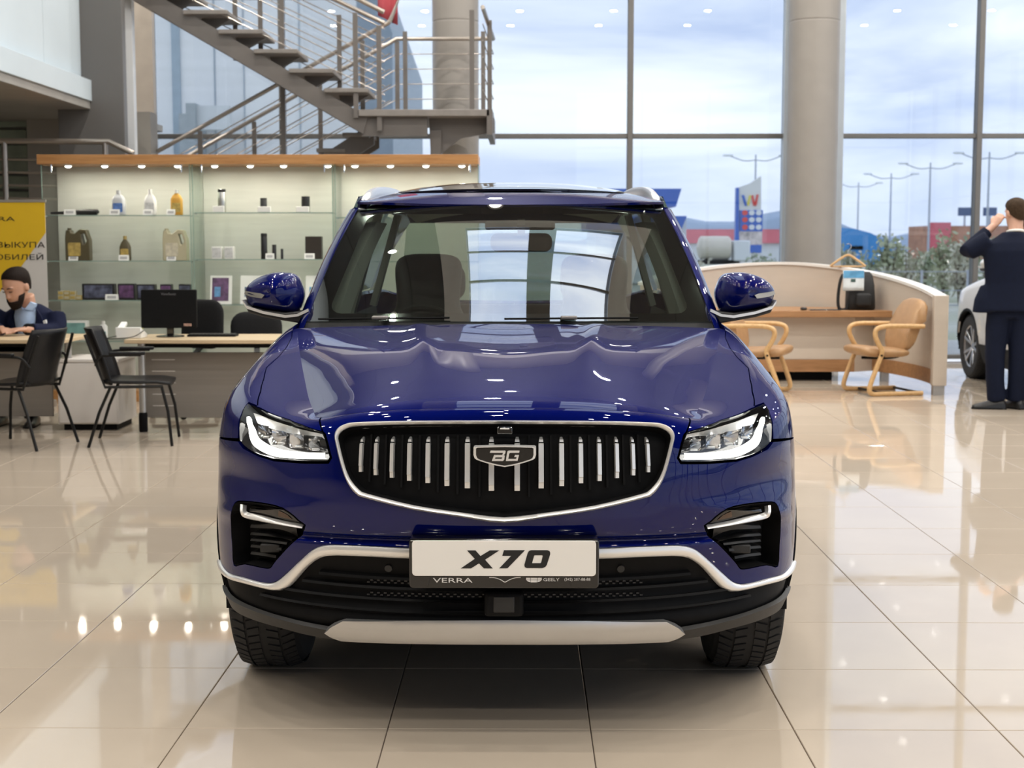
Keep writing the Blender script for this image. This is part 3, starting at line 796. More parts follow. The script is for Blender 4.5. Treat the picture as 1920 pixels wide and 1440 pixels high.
bpieces = [([(562, 652), (577, 612), (838, 612), (846, 628), (838, 660), (815, 697), (785, 692), (800, 652)], []),
           ([(640, 690), (800, 690), (832, 706), (822, 772), (800, 798), (597, 798)], [[(665, 732), (786, 732), (776, 760), (653, 760)]]),
           ([(905, 612), (1098, 612), (1088, 652), (925, 652), (912, 665), (893, 762), (1033, 762), (1043, 728), (1000, 728), (1014, 690), (1086, 690), (1060, 795), (850, 798), (872, 650), (882, 622)], [])]
for o_, h_ in bpieces:
    poly_plate('badge_letter', [em(*p) for p in o_], [[em(*p) for p in h] for h in h_], f_em(-.005), satin, badge, .008)

# --- headlamps
lampc = [sum(p[0] for p in lamp) / len(lamp), sum(p[1] for p in lamp) / len(lamp)]
silver_refl = mat('lamp_reflector', (0.75, 0.76, 0.78), 0.12, metal=1.0, vary=0.0)
drl_c = hits([(1286, 854.5), (1320, 855), (1352, 854), (1378, 851), (1396, 846), (1413, 837.5), (1425, 828), (1431, 815), (1433.5, 798), (1434.5, 777)])
drl_w = [.0085, .0095, .0105, .0115, .0125, .0135, .0135, .0125, .0115, .010]
for sg in (1, -1):
    fl = mir if sg < 0 else (lambda x: x); S = lambda P: [(sg * u, t) for u, t in P]
    lp = resample(lamp, .02)
    hl = surf_panel('headlamp', fl(lp), [], body_in(-.055), gloss_black, car, step=.03, skirt=0)
    hl['label'] = 'headlamp with lit L-shaped daytime light'
    MB().grid([[body_in(o)(sg * u, t)[0] for (u, t) in lp + lp[:1]] for o in (.0, -.057)]).build('lamp_housing', gloss_black, hl)
    surf_panel('lens_cover', fl(lp), [], body, lens, hl, step=.025, skirt=0, off=-.001)
    rows = []
    dc = smooth_line(S(drl_c), 4); dw = np.interp(np.linspace(0, 1, len(dc)), np.linspace(0, 1, len(drl_w)), drl_w)
    for k, (u, t) in enumerate(dc):
        a, b = dc[max(k - 1, 0)], dc[min(k + 1, len(dc) - 1)]; dx, dy = b[0] - a[0], b[1] - a[1]; l = math.hypot(dx, dy); px_, py_ = -dy / l, dx / l
        r = []
        for q, o in ((-1, -.02), (-.92, -.010), (-.5, -.006), (.5, -.006), (.92, -.010), (1, -.02)):
            p, n = body_in(-.004)(u + px_ * q * dw[k], t + py_ * q * dw[k]); r.append(p + n * o)
        rows.append(r)
    MB().grid(rows).build('daytime_light', drl_m, hl)
    # chrome bezel along the upper edge and three reflector bowls
    up_e = S(hits([(1291, 812), (1330, 800), (1355, 791), (1400, 775), (1424, 767)])); up_f = S(hits([(1293, 820), (1332, 807), (1357, 798), (1401, 783), (1420, 776)]))
    ribbon('lamp_bezel', up_e, up_f, satin, hl, surf=body_in(-.014), prof=((0, 0), (.2, .002), (1, -.02)))
    for (cx_, cy_, w_, h_) in ((1308, 834, 20, 13), (1342, 827, 26, 17), (1376, 820, 26, 18), (1405, 808, 20, 18)):
        q = [(cx_ - w_ * .55, cy_ + h_ * .8), (cx_ + w_ * .5, cy_ + h_ * .8), (cx_ + w_ * .5, cy_ - h_ * .95), (cx_ - w_ * .55, cy_ - h_ * .75)]
        Q = S(hits(q)); N = 7; rows = []
        for i in range(N + 1):
            r = []
            for j in range(N + 1):
                a, b = i / N, j / N
                u = (Q[0][0] * (1 - a) + Q[1][0] * a) * (1 - b) + (Q[3][0] * (1 - a) + Q[2][0] * a) * b
                t = (Q[0][1] * (1 - a) + Q[1][1] * a) * (1 - b) + (Q[3][1] * (1 - a) + Q[2][1] * a) * b
                dep = -.012 - .040 * (1 - (2 * a - 1) ** 2) * (1 - (2 * b - 1) ** 2)
                r.append(body_in(dep)(u, t)[0])
            rows.append(r)
        rb = MB().grid(rows).build('reflector', silver_refl, hl)
        cu_, ct_ = S([hit(cx_, cy_ + h_ * .62)])[0]; p, n = body_in(-.022)(cu_, ct_)
        MB().box(p.x - .011, p.x + .011, p.y - .003, p.y + .02, p.z - .003, p.z + .003).build('projector', satin, rb, bevel=.002)
    # fog pocket
    fg = resample(smooth_line(fog, 3, True), .02)
    fp = surf_panel('fog_pocket', fl(fg), [], body_in(-.06), blackp, car, step=.03, skirt=0)
    fcu, fct = sum(p[0] for p in fg) / len(fg), sum(p[1] for p in fg) / len(fg); fgi = [(fcu + (u - fcu) * .975, fct + (t - fct) * .965) for u, t in fg]
    MB().grid([[body_in(o)(sg * u, t)[0] for (u, t) in fgi + fgi[:1]] for o in (.001, -.062)]).build('pocket_wall', blackp, fp)
    ca = S(hits([(1329, 991), (1375, 982.5), (1410, 976.5), (1432, 972.5), (1441, 969.5), (1444.5, 963), (1445, 946)]))
    cb = S(hits([(1328, 998), (1376, 989.5), (1411, 983), (1436, 978.5), (1447, 973.5), (1451, 964), (1451.5, 946)]))
    ribbon('pocket_trim', ca, cb, satin, fp, surf=body_in(-.010), prof=((0, -.012), (.1, 0), (.5, .004), (.9, 0), (1, -.012)))
    fl_o = hits([(1338, 988), (1346, 977), (1368, 965), (1405, 955), (1438, 950), (1440, 964), (1432, 969), (1405, 974)])
    fo = surf_panel('fog_lamp', fl(resample(fl_o, .02)), [], body_in(-.022), gloss_black, fp, step=.03, skirt=.02)
    fo2 = hits([(1352, 981), (1362, 973), (1378, 966), (1380, 976)]); surf_panel('fog_bulb', fl(resample(fo2, .02)), [], body_in(-.020), mat('amber_bulb', (.10, .06, .04), .2, vary=0), fo, step=0, skirt=0)
    for k in range(5):
        xa, xb, y_ = 1346 + k * 11, 1442, 1000 + k * 12.5
        A = S([hit(xa, y_), hit((xa + xb) / 2, y_ - 5), hit(xb, y_ - 9)])
        ribbon('pocket_fin', A, [(u, t - .008) for u, t in A], greyp, fp, surf=body_in(-.040), prof=((0, -.02), (.1, .008), (.9, .012), (1, -.02)))
    sn = body_in(-.03)(*S([hit(1400, 1036)])[0])[0]
    MB().box(sn.x - .03, sn.x + .03, sn.y - .012, sn.y + .02, sn.z - .013, sn.z + .013).build('parking_sensor', greyp, fp, bevel=.004)
# --- lower intake slats, radar, skid plate, chin
for k, z_ in enumerate((.475, .445, .412, .380)):
    hw = (.56, .62, .70, .78)[k]; A = [(u, z_ + .018 * (abs(u) / .8) ** 2) for u in np.linspace(-hw, hw, 25)]
    ribbon('intake_slat', A, [(u, t - .010) for u, t in A], blackp, car, surf=body_in(-.012), prof=((0, -.01), (.1, .016), (.8, .020), (1, -.01)), sub=1)
mesh_m = mat('intake_mesh_plastic', (0.03, 0.03, 0.032), 0.35, vary=0.0)
for s_ in (-1, 1):
    for z_ in (.462, .428):
        mb = MB()
        for k in range(34):
            u_ = s_ * (.06 + k * .0105); p, n = body_in(-.010)(u_, z_ - (k % 2) * .006); mb.box(p.x - .004, p.x + .004, p.y - .004, p.y + .01, p.z - .0022, p.z + .0022)
        tag(mb.build('intake_mesh', mesh_m, car), kind='stuff')
q = at_y(945, 1131, CY + .02) - _cw
MB().box(q.x - .056, q.x + .056, .0, .07, q.z - .036, q.z + .036).build('radar_housing', blackp, car, bevel=.012, seg=3)
MB().box(q.x - .030, q.x + .030, -.003, .01, q.z - .022, q.z + .024).build('radar_cover', greyp, car, bevel=.003)
sk = hits([(946.5, 1163), (1100, 1164), (1215, 1164), (1246, 1163), (1266, 1169), (1278, 1177), (1270, 1186), (1252, 1199), (1100, 1201), (946.5, 1201)])
sk[0] = (0, sk[0][1]); sk[-1] = (0, sk[-1][1])
tm = hit(946.5, 1180)[1]
skm = mat('brushed_silver_plastic', (0.60, 0.60, 0.60), 0.33, metal=0.85, vary=0.03)
surf_panel('skid_plate', resample(both(sk), .015), [], body_in(.0), skm, car, step=.015, skirt=.03, offf=lambda u, t: .034 - .9 * max(0, t - tm) - .5 * max(0, tm - t))
skid = car.children[-1]
for o_ in car.children:
    if o_.name.startswith('skid_plate'):       # creased plate: let the mesh's own faces shade it
        me = o_.data; me.normals_split_custom_set([(0, 0, 0)] * len(me.loops)); me.set_sharp_from_angle(angle=math.radians(20))
lip_a = hits([(1276, 1178), (1320, 1170), (1370, 1158), (1420, 1142), (1450, 1129), (1463, 1121)]); lip_b = hits([(1262, 1200), (1310, 1193), (1370, 1178), (1420, 1164), (1448, 1152), (1462, 1140)])
lip_a.append((UB, lip_a[-1][1] + .006)); lip_b.append((UB, lip_b[-1][1] + .006))
for sg in (1, -1):
    ribbon('chin_strip', [(sg * u, t) for u, t in lip_a], [(sg * u, t) for u, t in lip_b], greyp, car, surf=body_in(-.005), prof=((0, 0), (.06, .014), (.9, .010), (1, -.02)))
    for (xp, yp) in ((1165, 1069),):
        u_, t_ = hit(xp, yp); p, n = body_in(-.010)(sg * u_, t_)
        MB().cyl(p - n * .01, p + n * .004, .011, n=16).build('parking_sensor', greyp, car)
# --- number plate
plate = MB()
pz = at_y(946.9, 1046, CY - .035).z; pzw = .0565
def pbox(nm, m, par, w, z0, z1, y0, y1, r=.008, bev=.001):
    P_ = rrect(w, z1 - z0, r, 4, 0, (z0 + z1) / 2)
    return MB().prism(P_, lambda a, b: (a, y0, b), lambda a, b: (a, y1, b)).build(nm, m, par, bevel=bev)
zt = at_y(946, 1010.5, CY - .04).z; zb_ = at_y(946, 1103.5, CY - .04).z; zw0 = at_y(946, 1080, CY - .045).z; zw1 = at_y(946, 1014, CY - .045).z
pf = pbox('plate_frame', gloss_black, car, .530, zb_, zt, -.040, .02, .012, .004)
pw = pbox('number_plate', mat('white_plate', (.86, .84, .80), .35, vary=.0), pf, .512, zw0, zw1, -.046, -.038, .010)
def npx(x, y): q = at_y(760 + x * .197917, 990 + y * .197917, CY - .046); return (q.x - CX, q.z)
inkb = mat('black_print', (.01, .01, .01), .5, vary=0); inkw = mat('pale_print', (.72, .70, .68), .4, vary=0)
X70 = [([(585, 212), (665, 212), (712, 265), (800, 212), (890, 212), (755, 300), (828, 382), (745, 382), (698, 335), (622, 382), (525, 382), (658, 292)], []),
       ([(935, 210), (1133, 210), (968, 381), (890, 381), (1003, 263), (918, 263)], []),
       ([(1190, 210), (1345, 210), (1366, 218), (1373, 235), (1372, 250), (1340, 350), (1326, 368), (1300, 379), (1150, 379), (1132, 370), (1127, 350), (1158, 240), (1170, 218)], [[(1222, 257), (1297, 257), (1302, 264), (1287, 326), (1278, 333), (1200, 333)]])]
for o_, h_ in X70:
    poly_plate('plate_letter', [npx(*p) for p in o_], [[npx(*p) for p in h] for h in h_], lambda a, b, d: (a, -.0470 + d, b), inkb, pw, .0012)
def ptext(body_, x0, x1, yc, hpx, **k):
    a = npx(x0, yc); b = npx(x1, yc); me = text_mesh(body_, .02, extrude=.0004, **k)
    xs_ = [v.co.x for v in me.vertices]; ys_ = [v.co.y for v in me.vertices]; w = max(xs_) - min(xs_); h = max(ys_) - min(ys_); cx_ = (max(xs_) + min(xs_)) / 2; cy_ = (max(ys_) + min(ys_)) / 2
    hh = hpx * .197917 * 4.0 / 2668
    me.transform(Matrix.Translation((-cx_, -cy_, 0))); me.transform(Matrix.Diagonal(((b[0] - a[0]) / w, hh / h, 1, 1))); me.transform(FRONT)
    me.materials.append(inkw); o = link_mesh('frame_lettering', me, pf, ((a[0] + b[0]) / 2, -.0412, a[1])); return o
ptext('VERRA', 260, 636, 499, 44); ptext('GEELY', 1308, 1460, 493, 30); ptext('(342) 207-88-88', 1508, 1754, 494, 34)
wing_ = [npx(*p) for p in [(795, 472), (850, 476), (905, 495), (943, 516), (985, 495), (1040, 476), (1092, 472)]]
MB().tube([(a, -.0412, b) for a, b in smooth_line(wing_, 4)], .0011, 6).build('frame_emblem', inkw, pf)
for P_ in ([(1145, 476), (1182, 476), (1184, 494), (1143, 494)], [(1186, 476), (1250, 476), (1248, 494), (1188, 494)], [(1254, 476), (1292, 476), (1294, 494), (1252, 494)], [(1146, 497), (1184, 497), (1186, 517), (1160, 510)], [(1188, 497), (1248, 497), (1246, 519), (1190, 519)], [(1252, 497), (1292, 497), (1276, 510), (1250, 517)]):
    poly_plate('frame_emblem', [npx(*p) for p in P_], [], lambda a, b, d: (a, -.0414 + d, b), inkw, pf, .001)
MB().box(-.26, .26, -.043, -.036, zt - .006, zt - .0045).build('frame_highlight', satin, pf)

# --- greenhouse
def car_px(px, py, yc): q = at_y(px, py, CY + yc); return Vector((q.x - CX, yc, q.z))
wsb = lambda a: Vector((.760 * a, 1.19 + .19 * abs(a) ** 2.2, 1.150 - .010 * a * a))
wst = lambda a: Vector((.632 * a, 1.86 + .10 * abs(a) ** 2.2, 1.588 - .018 * a * a))
def wsp(a, b):
    p = wsb(a).lerp(wst(a), b); p.z += .035 * math.sin(PI * b) * (1 - .3 * a * a); p.y -= .012 * math.sin(PI * b); return p
def wsurf(a, b):
    p = wsp(a, b); h = .01; n = (wsp(a + h, b) - wsp(a - h, b)).cross(wsp(a, b + h) - wsp(a, b - h)); n.normalize(); return p, n
wso = resample([(-1, 0), (1, 0), (1, 1), (-1, 1)], .1)
clear = rrect(1.80, .88, .07, 4, 0, .50)
surf_panel('windscreen', wso, [], wsurf, ws_glass, car, step=.06, skirt=0)
wsn = [c for c in car.children if c.name.startswith('windscreen')][0]
surf_panel('windscreen_border', wso, [clear], wsurf, gloss_black, wsn, step=.06, off=-.004, skirt=0)
# A pillars
for sg in (1, -1):
    rows = []
    for b in np.linspace(-.06, 1.02, 16):
        p = wsp(sg, b); o = Vector((sg * .040, .055, -.004)); o2 = Vector((sg * .052, .13, -.03))
        rows.append([p + Vector((0, 0, -.015)), p + Vector((0, 0, .002)), p + Vector((sg * .016, .012, .004)), p + o, p + o2, p + Vector((sg * .02, .14, -.03))])
    MB().grid(rows).build('a_pillar', paint, car, smooth=60)
    rows = [[wsp(sg * q, b) + Vector((-sg * .02, .03, -.045)) for q in (.985, .95, .90)] + [wsp(sg * .90, b) + Vector((-sg * .05, .16, -.05))] for b in np.linspace(0.02, .98, 10)]
    MB().grid(rows).build('pillar_trim', mat('cabin_trim_grey', (.36, .35, .31), .7, vary=.05), car)
# roof
def roofp(a, b):
    """a across -1..1, b front..rear 0..1"""
    y = wst(a).y + b * (4.06 - wst(a).y); zc = float(roof_z(y)); x = a * (.632 - .07 * b ** 2)
    return Vector((x, y, zc - (.018 + .050 * min(1, b * 4)) * abs(a) ** 2.6))
roof_z = spl([(1.86, 1.588), (1.95, 1.618), (2.08, 1.648), (2.25, 1.674), (2.6, 1.706), (3.1, 1.714), (3.6, 1.69), (4.06, 1.64)])
def rsurf(a, b):
    p = roofp(a, b); h = .006; n = (roofp(a + h, b) - roofp(a - h, b)).cross(roofp(a, min(b + h, 1)) - roofp(a, max(b - h, 0))); n.normalize(); return p, n
sunr = rrect(1.56, .74, .05, 4, 0, .50)
roof = surf_panel('roof', resample([(-1, 0), (1, 0), (1, 1), (-1, 1)], .07), [sunr], rsurf, paint, car, step=.05, skirt=.01)
surf_panel('sunroof', resample(sunr, .05), [], rsurf, dark_glass, car, step=.05, off=.004, skirt=.01)
MB().grid([[roofp(a * .96, b) + Vector((0, 0, -.035)) for a in np.linspace(-1, 1, 9)] for b in np.linspace(.02, .98, 9)]).build('headliner', mat('headliner', (.40, .40, .36), .9, vary=.04), car)
railm = mat('roof_rail_silver', (.72, .72, .73), .28, metal=1.0, vary=0)
for sg in (1, -1):
    pts = smooth_line([(sg * .619, 1.985, 1.572), (sg * .612, 2.05, 1.604), (sg * .603, 2.16, 1.634), (sg * .594, 2.34, 1.656), (sg * .588, 2.6, 1.670), (sg * .58, 3.0, 1.678), (sg * .57, 3.4, 1.672), (sg * .565, 3.75, 1.65), (sg * .56, 3.9, 1.62)], 5)
    rows = []
    for k, p in enumerate(pts):
        p = Vector(p); w_ = .019; h_ = .020 * min(1, .2 + k / 6)
        rows.append([p + Vector((sg * x, 0, z)) for x, z in ((-w_, -h_), (-w_, h_ * .4), (-w_ * .5, h_), (w_ * .5, h_), (w_, h_ * .4), (w_, -h_))])
    MB().loft(rows).build('roof_rail', railm, car, smooth=50)
# sides of the cabin: windows and pillars
def side(y, q, sg):
    """belt (q=0) to cant rail (q=1)"""
    b = Vector((sg * .788, y, float(E_t(u_of_y(min(y, 3.9)))[2]) - .01)); a_ = min(max((y - 1.86) / (4.06 - 1.86), 0), 1)
    t_ = roofp(sg, a_); t_ = Vector((t_.x + sg * .004, y, t_.z - .012)); p = b.lerp(t_, q); p.x += sg * .018 * math.sin(PI * q); return p
def side_quad(name, m, ya0, ya1, yb0, yb1, q0, q1, sg, off=0.0, n=6):
    rows = []
    for i in range(n + 1):
        f = i / n; q = q0 + (q1 - q0) * f; y0 = ya0 + (yb0 - ya0) * f; y1 = ya1 + (yb1 - ya1) * f
        rows.append([side(y0 + (y1 - y0) * k / n, q, sg) + Vector((sg * off, 0, 0)) for k in range(n + 1)])
    return MB().grid(rows).build(name, m, car)
for sg in (1, -1):
    side_quad('side_window', side_glass, 1.50, 2.36, 2.06, 2.36, .03, .93, sg)
    side_quad('b_pillar', gloss_black, 2.35, 2.47, 2.35, 2.45, 0, .95, sg, .003)
    side_quad('side_window', side_glass, 2.46, 3.30, 2.44, 3.20, .03, .93, sg)
    side_quad('c_pillar', gloss_black, 3.29, 3.41, 3.19, 3.31, 0, .95, sg, .003)
    side_quad('side_window', side_glass, 3.40, 3.90, 3.30, 3.72, .05, .88, sg)
    side_quad('d_pillar', paint, 3.86, 4.12, 3.70, 4.02, -.06, 1.0, sg, .002)
    side_quad('cant_rail', paint, 1.98, 3.95, 1.98, 3.95, .92, 1.04, sg, .002, 10)
    side_quad('belt_moulding', chrome, 1.44, 3.95, 1.48, 3.93, -.02, .03, sg, .006, 10)
    side_quad('quarter_trim', gloss_black, 1.34, 1.50, 1.62, 1.66, -.02, .28, sg, .004)
rw = lambda a, b: Vector(((.66 - .07 * b) * a, 4.36 - .30 * b - .07 * a * a, 1.10 + .50 * b))
rl = [[rw(a, b) for a in np.linspace(-1, 1, 13)] for b in np.linspace(0, 1, 7)]
MB().grid(rl).build('rear_window', side_glass, car)
MB().grid([[rw(a, b) + Vector((0, .01, 0)) for a in np.linspace(-1, 1, 13)] for b in (.9, 1.06)]).build('rear_spoiler', paint, car)
# cowl and wipers
MB().grid([[wsb(a) + Vector((0, dy, dz)) for a in np.linspace(-1.0, 1.0, 21)] for dy, dz in ((.03, .012), (-.03, -.018), (-.11, -.045))]).build('cowl', blackp, car)
def wiper(px0, px1, tip):
    a0, a1 = px0, px1
    mb = MB(); pts = []
    for k in range(9):
        a = a0 + (a1 - a0) * k / 8; p, n = wsurf(a, .004 + .008 * k / 8 * tip); pts.append(p + n * .010)
    mb.tube(pts, .004, 6); w_ = mb.build('wiper_blade', blackp, car)
    p, n = wsurf(a0 + (a1 - a0) * .5, .006)
    MB().box(p.x - .04, p.x + .02, p.y - .03, p.y + .005, p.z + .004, p.z + .018).build('wiper_arm', mat('wiper_arm_grey', (.22, .20, .19), .35, metal=.3, vary=0), w_, bevel=.005)
wiper(-.93, -.28, 1); wiper(-.02, .62, 1)
# --- door mirrors
mo = [(1341, 550), (1346, 533), (1352, 520), (1362, 513), (1378, 511), (1398, 511.5), (1418, 516.5), (1434, 524), (1446, 534), (1452, 544), (1452, 553), (1448, 565), (1442, 575), (1412, 583), (1385, 587), (1366, 588.5), (1352, 584), (1344, 568)]
MY = 1.50
mo = [car_px(x, y, MY) for x, y in mo]; mo = [(p.x, p.z) for p in mo]
mcx = sum(p[0] for p in mo) / len(mo); mcz = sum(p[1] for p in mo) / len(mo)
mirror_glass = mat('mirror_glass', (.75, .8, .85), .02, metal=1.0, vary=0)
for sg in (1, -1):
    P_ = smooth_line(mo, 3, True)
    rings = []
    for k in range(9):
        a = PI / 2 * k / 8; s_ = math.sin(a); dep = -.095 * math.cos(a)
        rings.append([(sg * (mcx + (x - mcx) * max(s_, .02)), MY + dep + .10 * max(0, (x - mcx)) , mcz + (z - mcz) * max(s_, .02)) for x, z in P_])
    for s_, dy in ((.985, .05), (.94, .075)): rings.append([(sg * (mcx + (x - mcx) * s_), MY + dy + .10 * max(0, (x - mcx)), mcz + (z - mcz) * s_) for x, z in P_])
    mr = MB().loft(rings).build('door_mirror', paint, car, smooth=60); mr['label'] = 'door mirror with silver strip'
    MB().loft([[(sg * (mcx + (x - mcx) * .88), MY + .078 + .10 * max(0, (x - mcx)) + d, mcz + (z - mcz) * .84) for x, z in P_] for d in (-.004, .002)]).build('mirror_glass', mirror_glass, mr)
    # silver strip, dark foot
    st_a = [car_px(x, y, MY - .03) for x, y in ((1453, 562), (1445, 573), (1412, 583), (1372, 590), (1350, 588), (1330, 578))]
    st_b = [car_px(x, y, MY - .03) for x, y in ((1452, 568), (1444, 578.5), (1412, 588), (1372, 595), (1347, 592), (1328, 583))]
    rows = [[(sg * a.x, a.y + .14 * max(0, a.x - mcx) + .04, a.z), (sg * a.x, a.y + .14 * max(0, a.x - mcx) - .055, a.z), (sg * b.x, b.y + .14 * max(0, a.x - mcx) - .055, b.z), (sg * b.x, b.y + .14 * max(0, a.x - mcx) + .04, b.z)] for a, b in zip(st_a, st_b)]
    MB().loft(rows).build('mirror_strip', satin, mr, smooth=30)
    ft = [car_px(x, y, MY) for x, y in ((1446, 572), (1440, 585), (1412, 593), (1372, 600), (1340, 605), (1322, 605), (1324, 577), (1340, 582), (1372, 585), (1412, 580))]
    MB().prism([(p.x, p.z) for p in ft], lambda a, b: (sg * a, MY - .075 + .12 * max(0, a - mcx), b), lambda a, b: (sg * a, MY + .07 + .10 * max(0, a - mcx), b)).build('mirror_foot', greyp, mr, bevel=.006)
    ind = [car_px(x, y, MY) for x, y in ((1407, 552), (1414, 549), (1449, 545), (1452, 551), (1436, 555), (1412, 558))]
    rr = resample([(p.x, p.z) for p in ind], .008)
    def my_(x, z):
        r = 0
        for s_ in np.linspace(.02, 1, 50):
            if not in_poly(x, z, [(mcx + (a - mcx) * s_, mcz + (b - mcz) * s_) for a, b in P_]): r = s_
        return MY - .095 * math.sqrt(max(0, 1 - r * r)) + .10 * max(0, x - mcx) - .010
    MB().prism(rr, lambda a, b: (sg * a, my_(a, b), b), lambda a, b: (sg * a, my_(a, b) + .02, b)).build('indicator', mat('indicator_lens', (.50, .50, .48), .12, metal=.6, vary=0), mr)
# --- wheels
def wheel(cx, cy, sg):
    w = empty('wheel', (cx, cy, WZ)); w.parent = car
    hw = .1125; R = WR
    prof = [(.225, -hw + .012), (.27, -hw), (.315, -hw + .004), (R - .014, -hw + .022), (R - .003, -hw + .045), (R, 0), (R - .003, hw - .045), (R - .014, hw - .022), (.315, hw - .004), (.27, hw), (.225, hw - .012)]
    ty = MB().lathe(prof + [prof[0]], n=64, axis='x', cap=False).build('tyre', rubber, w)
    tr = MB()
    for k in range(64):
        a0 = 2 * PI * k / 64
        for side_, xa, xb in ((0, -hw + .014, -.058), (1, -.050, -.012), (2, .012, .050), (3, .058, hw - .014)):
            sk_ = .03 if side_ % 2 == 0 else -.03; wd = .036
            vs = []
            for x_, rr_ in ((xa, 0), (xb, 0)):
                for da in (-wd, wd):
                    for r_ in (R - .012, R + .004 - (.012 if abs(x_) > .09 else 0)):
                        aa = a0 + da + (sk_ if x_ == xb else 0); vs.append((x_, r_ * math.cos(aa), r_ * math.sin(aa)))
            tr.add(vs, [(1, 3, 7, 5), (0, 1, 5, 4), (2, 6, 7, 3), (0, 2, 3, 1), (4, 5, 7, 6)])
    tag(tr.build('tread', rubber, ty, smooth=0), kind='stuff')
    so = sg
    rim = MB().lathe([(.232, so * (hw - .01)), (.228, so * (hw - .02)), (.215, so * (hw - .03)), (.205, so * .0), (.20, so * -.08), (.225, so * -.10)], n=48, axis='x', cap=False).build('rim', alloy, w, recalc=False)
    MB().lathe([(.012, so * (hw - .045)), (.06, so * (hw - .048)), (.062, so * (hw - .09)), (.0, so * (hw - .09))], n=24, axis='x').build('hub', alloy, w)
    for k in range(10):
        a = 2 * PI * (k // 2) / 5 + (.13 if k % 2 else -.13); d = Vector((0, math.cos(a), math.sin(a)))
        a2 = 2 * PI * (k // 2) / 5 + (.22 if k % 2 else -.22); d2 = Vector((0, math.cos(a2), math.sin(a2)))
        MB().bar(Vector((so * (hw - .055), 0, 0)) + d * .045, Vector((so * (hw - .028), 0, 0)) + d2 * .218, .030, .03, up=(1, 0, 0)).build('spoke', alloy, rim, bevel=.005)
    MB().lathe([(.0, so * .02), (.16, so * .02), (.16, so * .0), (.0, so * .0)], n=32, axis='x').build('brake_disc', mat('brake_disc_steel', (.3, .3, .3), .4, metal=1, vary=.05), w)
for y_ in (AX_F, AX_R):
    for sg in (1, -1): wheel(sg * .785, y_, sg)
# --- underside and cabin
MB().box(-.62, .62, .55, 4.25, .21, .34).box(-.86, .86, 1.30, 3.05, .20, .34).box(-.60, .60, .25, 1.2, .33, .88).build('underbody', blackp, car)
for sg in (1, -1):
    for y0 in (AX_F, AX_R):
        rows = []
        for k in range(17):
            a = PI * k / 16 * 1.1 - .15; rows.append([(sg * x, y0 - .405 * math.cos(a), WZ + .405 * math.sin(a)) for x in (.60, .88)])
        MB().grid(rows).build('wheel_liner', blackp, car)
cab = mat('cabin_black', (.014, .014, .013), .6, vary=.1); leather = mat('black_leather', (.020, .019, .018), .45, vary=.1, scale=20)
MB().grid([[(x, y, z - .03 * (x / .7) ** 2) for x in np.linspace(-.72, .72, 9)] for y, z in ((1.22, 1.10), (1.5, 1.085), (1.72, 1.07), (1.78, .98), (1.74, .70))]).build('dashboard', cab, car)
MB().box(-.74, .74, 1.5, 4.1, .34, .40).build('cabin_floor', cab, car)
for sg in (1, -1):
    MB().grid([[(sg * x, y, z) for y in np.linspace(1.5, 3.9, 8)] for x, z in ((.78, .4), (.72, .8), (.76, 1.10))]).build('door_trim', cab, car)
def pillow(mb, P2, f, depth, n=6, back=.3):
    """rounded cushion from a 2-D outline: f(a,b,d)->3-D"""
    cx_ = sum(p[0] for p in P2) / len(P2); cy_ = sum(p[1] for p in P2) / len(P2); rings = []
    for k in range(2 * n + 1):
        a = PI * k / (2 * n); s_ = max(math.sin(a) ** .45, .02); d = -math.cos(a) * depth / 2
        rings.append([f(cx_ + (x - cx_) * s_, cy_ + (y - cy_) * s_, d) for x, y in P2])
    return mb.loft(rings)
def seat(x, y, nm='car_seat'):
    s = empty(nm, (x, y, 0)); s.parent = car
    so = smooth_line([(-.23, .0), (-.25, .25), (-.24, .42), (-.17, .52), (-.14, .60), (-.15, .76), (-.11, .815), (0, .825), (.11, .815), (.15, .76), (.14, .60), (.17, .52), (.24, .42), (.25, .25), (.23, .0), (0, -.03)], 3, True)
    pillow(MB(), so, lambda a, b, d: (a, b * .28 + d, .62 + b * .93), .17).build('backrest', leather, s, smooth=70)
    pillow(MB(), rrect(.50, .50, .10), lambda a, b, d: (a, -.22 + b, .56 + d), .18).build('cushion', leather, s, smooth=70)
for x_ in (-.37, .37): seat(x_, 2.22)
pillow(MB(), rrect(1.25, .62, .12), lambda a, b, d: (a, 3.15 + b * .3 + d, .82 + b), .18).build('rear_bench', leather, car, smooth=70)
for x_ in (-.38, .38): pillow(MB(), rrect(.28, .18, .06), lambda a, b, d: (x_ + a, 3.27 + d, 1.24 + b), .10).build('headrest', leather, car, smooth=70)
sw = MB(); cw = Vector((-.37, 1.86, 1.00)); tl = math.radians(25)
sw.tube([cw + Vector((.185 * math.cos(a), .185 * math.sin(a) * math.sin(tl), .185 * math.sin(a) * math.cos(tl))) for a in np.linspace(0, 2 * PI, 33)[:-1]], .016, 8, closed=True)
for a in (0.1, PI - .1, -PI / 2): sw.bar(cw, cw + Vector((.18 * math.cos(a), .18 * math.sin(a) * math.sin(tl), .18 * math.sin(a) * math.cos(tl))), .03, .02)
sw.build('steering_wheel', cab, car)
imr = MB(); im = wsp(0, .80)
pillow(imr, rrect(.25, .075, .03), lambda a, b, d: (a + .045, im.y + .12 + d, im.z - .085 + b), .04); imr.bar((.045, im.y + .1, im.z - .05), (.045, im.y + .03, im.z - .005), .03)
imr.build('rear_view_mirror', cab, car, smooth=60)
MB().box(-.10, .18, im.y + .05, im.y + .14, im.z - .035, im.z + .0).build('sensor_cover', cab, car, bevel=.01)
for sg in (1, -1):       # inner roof supports seen through the glass
    for y_ in (2.40, 3.34):
        MB().bar((sg * .715, y_, 1.12), (sg * .585, y_, 1.58), .03, .10, up=(0, 1, 0)).build('pillar_trim', MATS['cabin_trim_grey'], car)
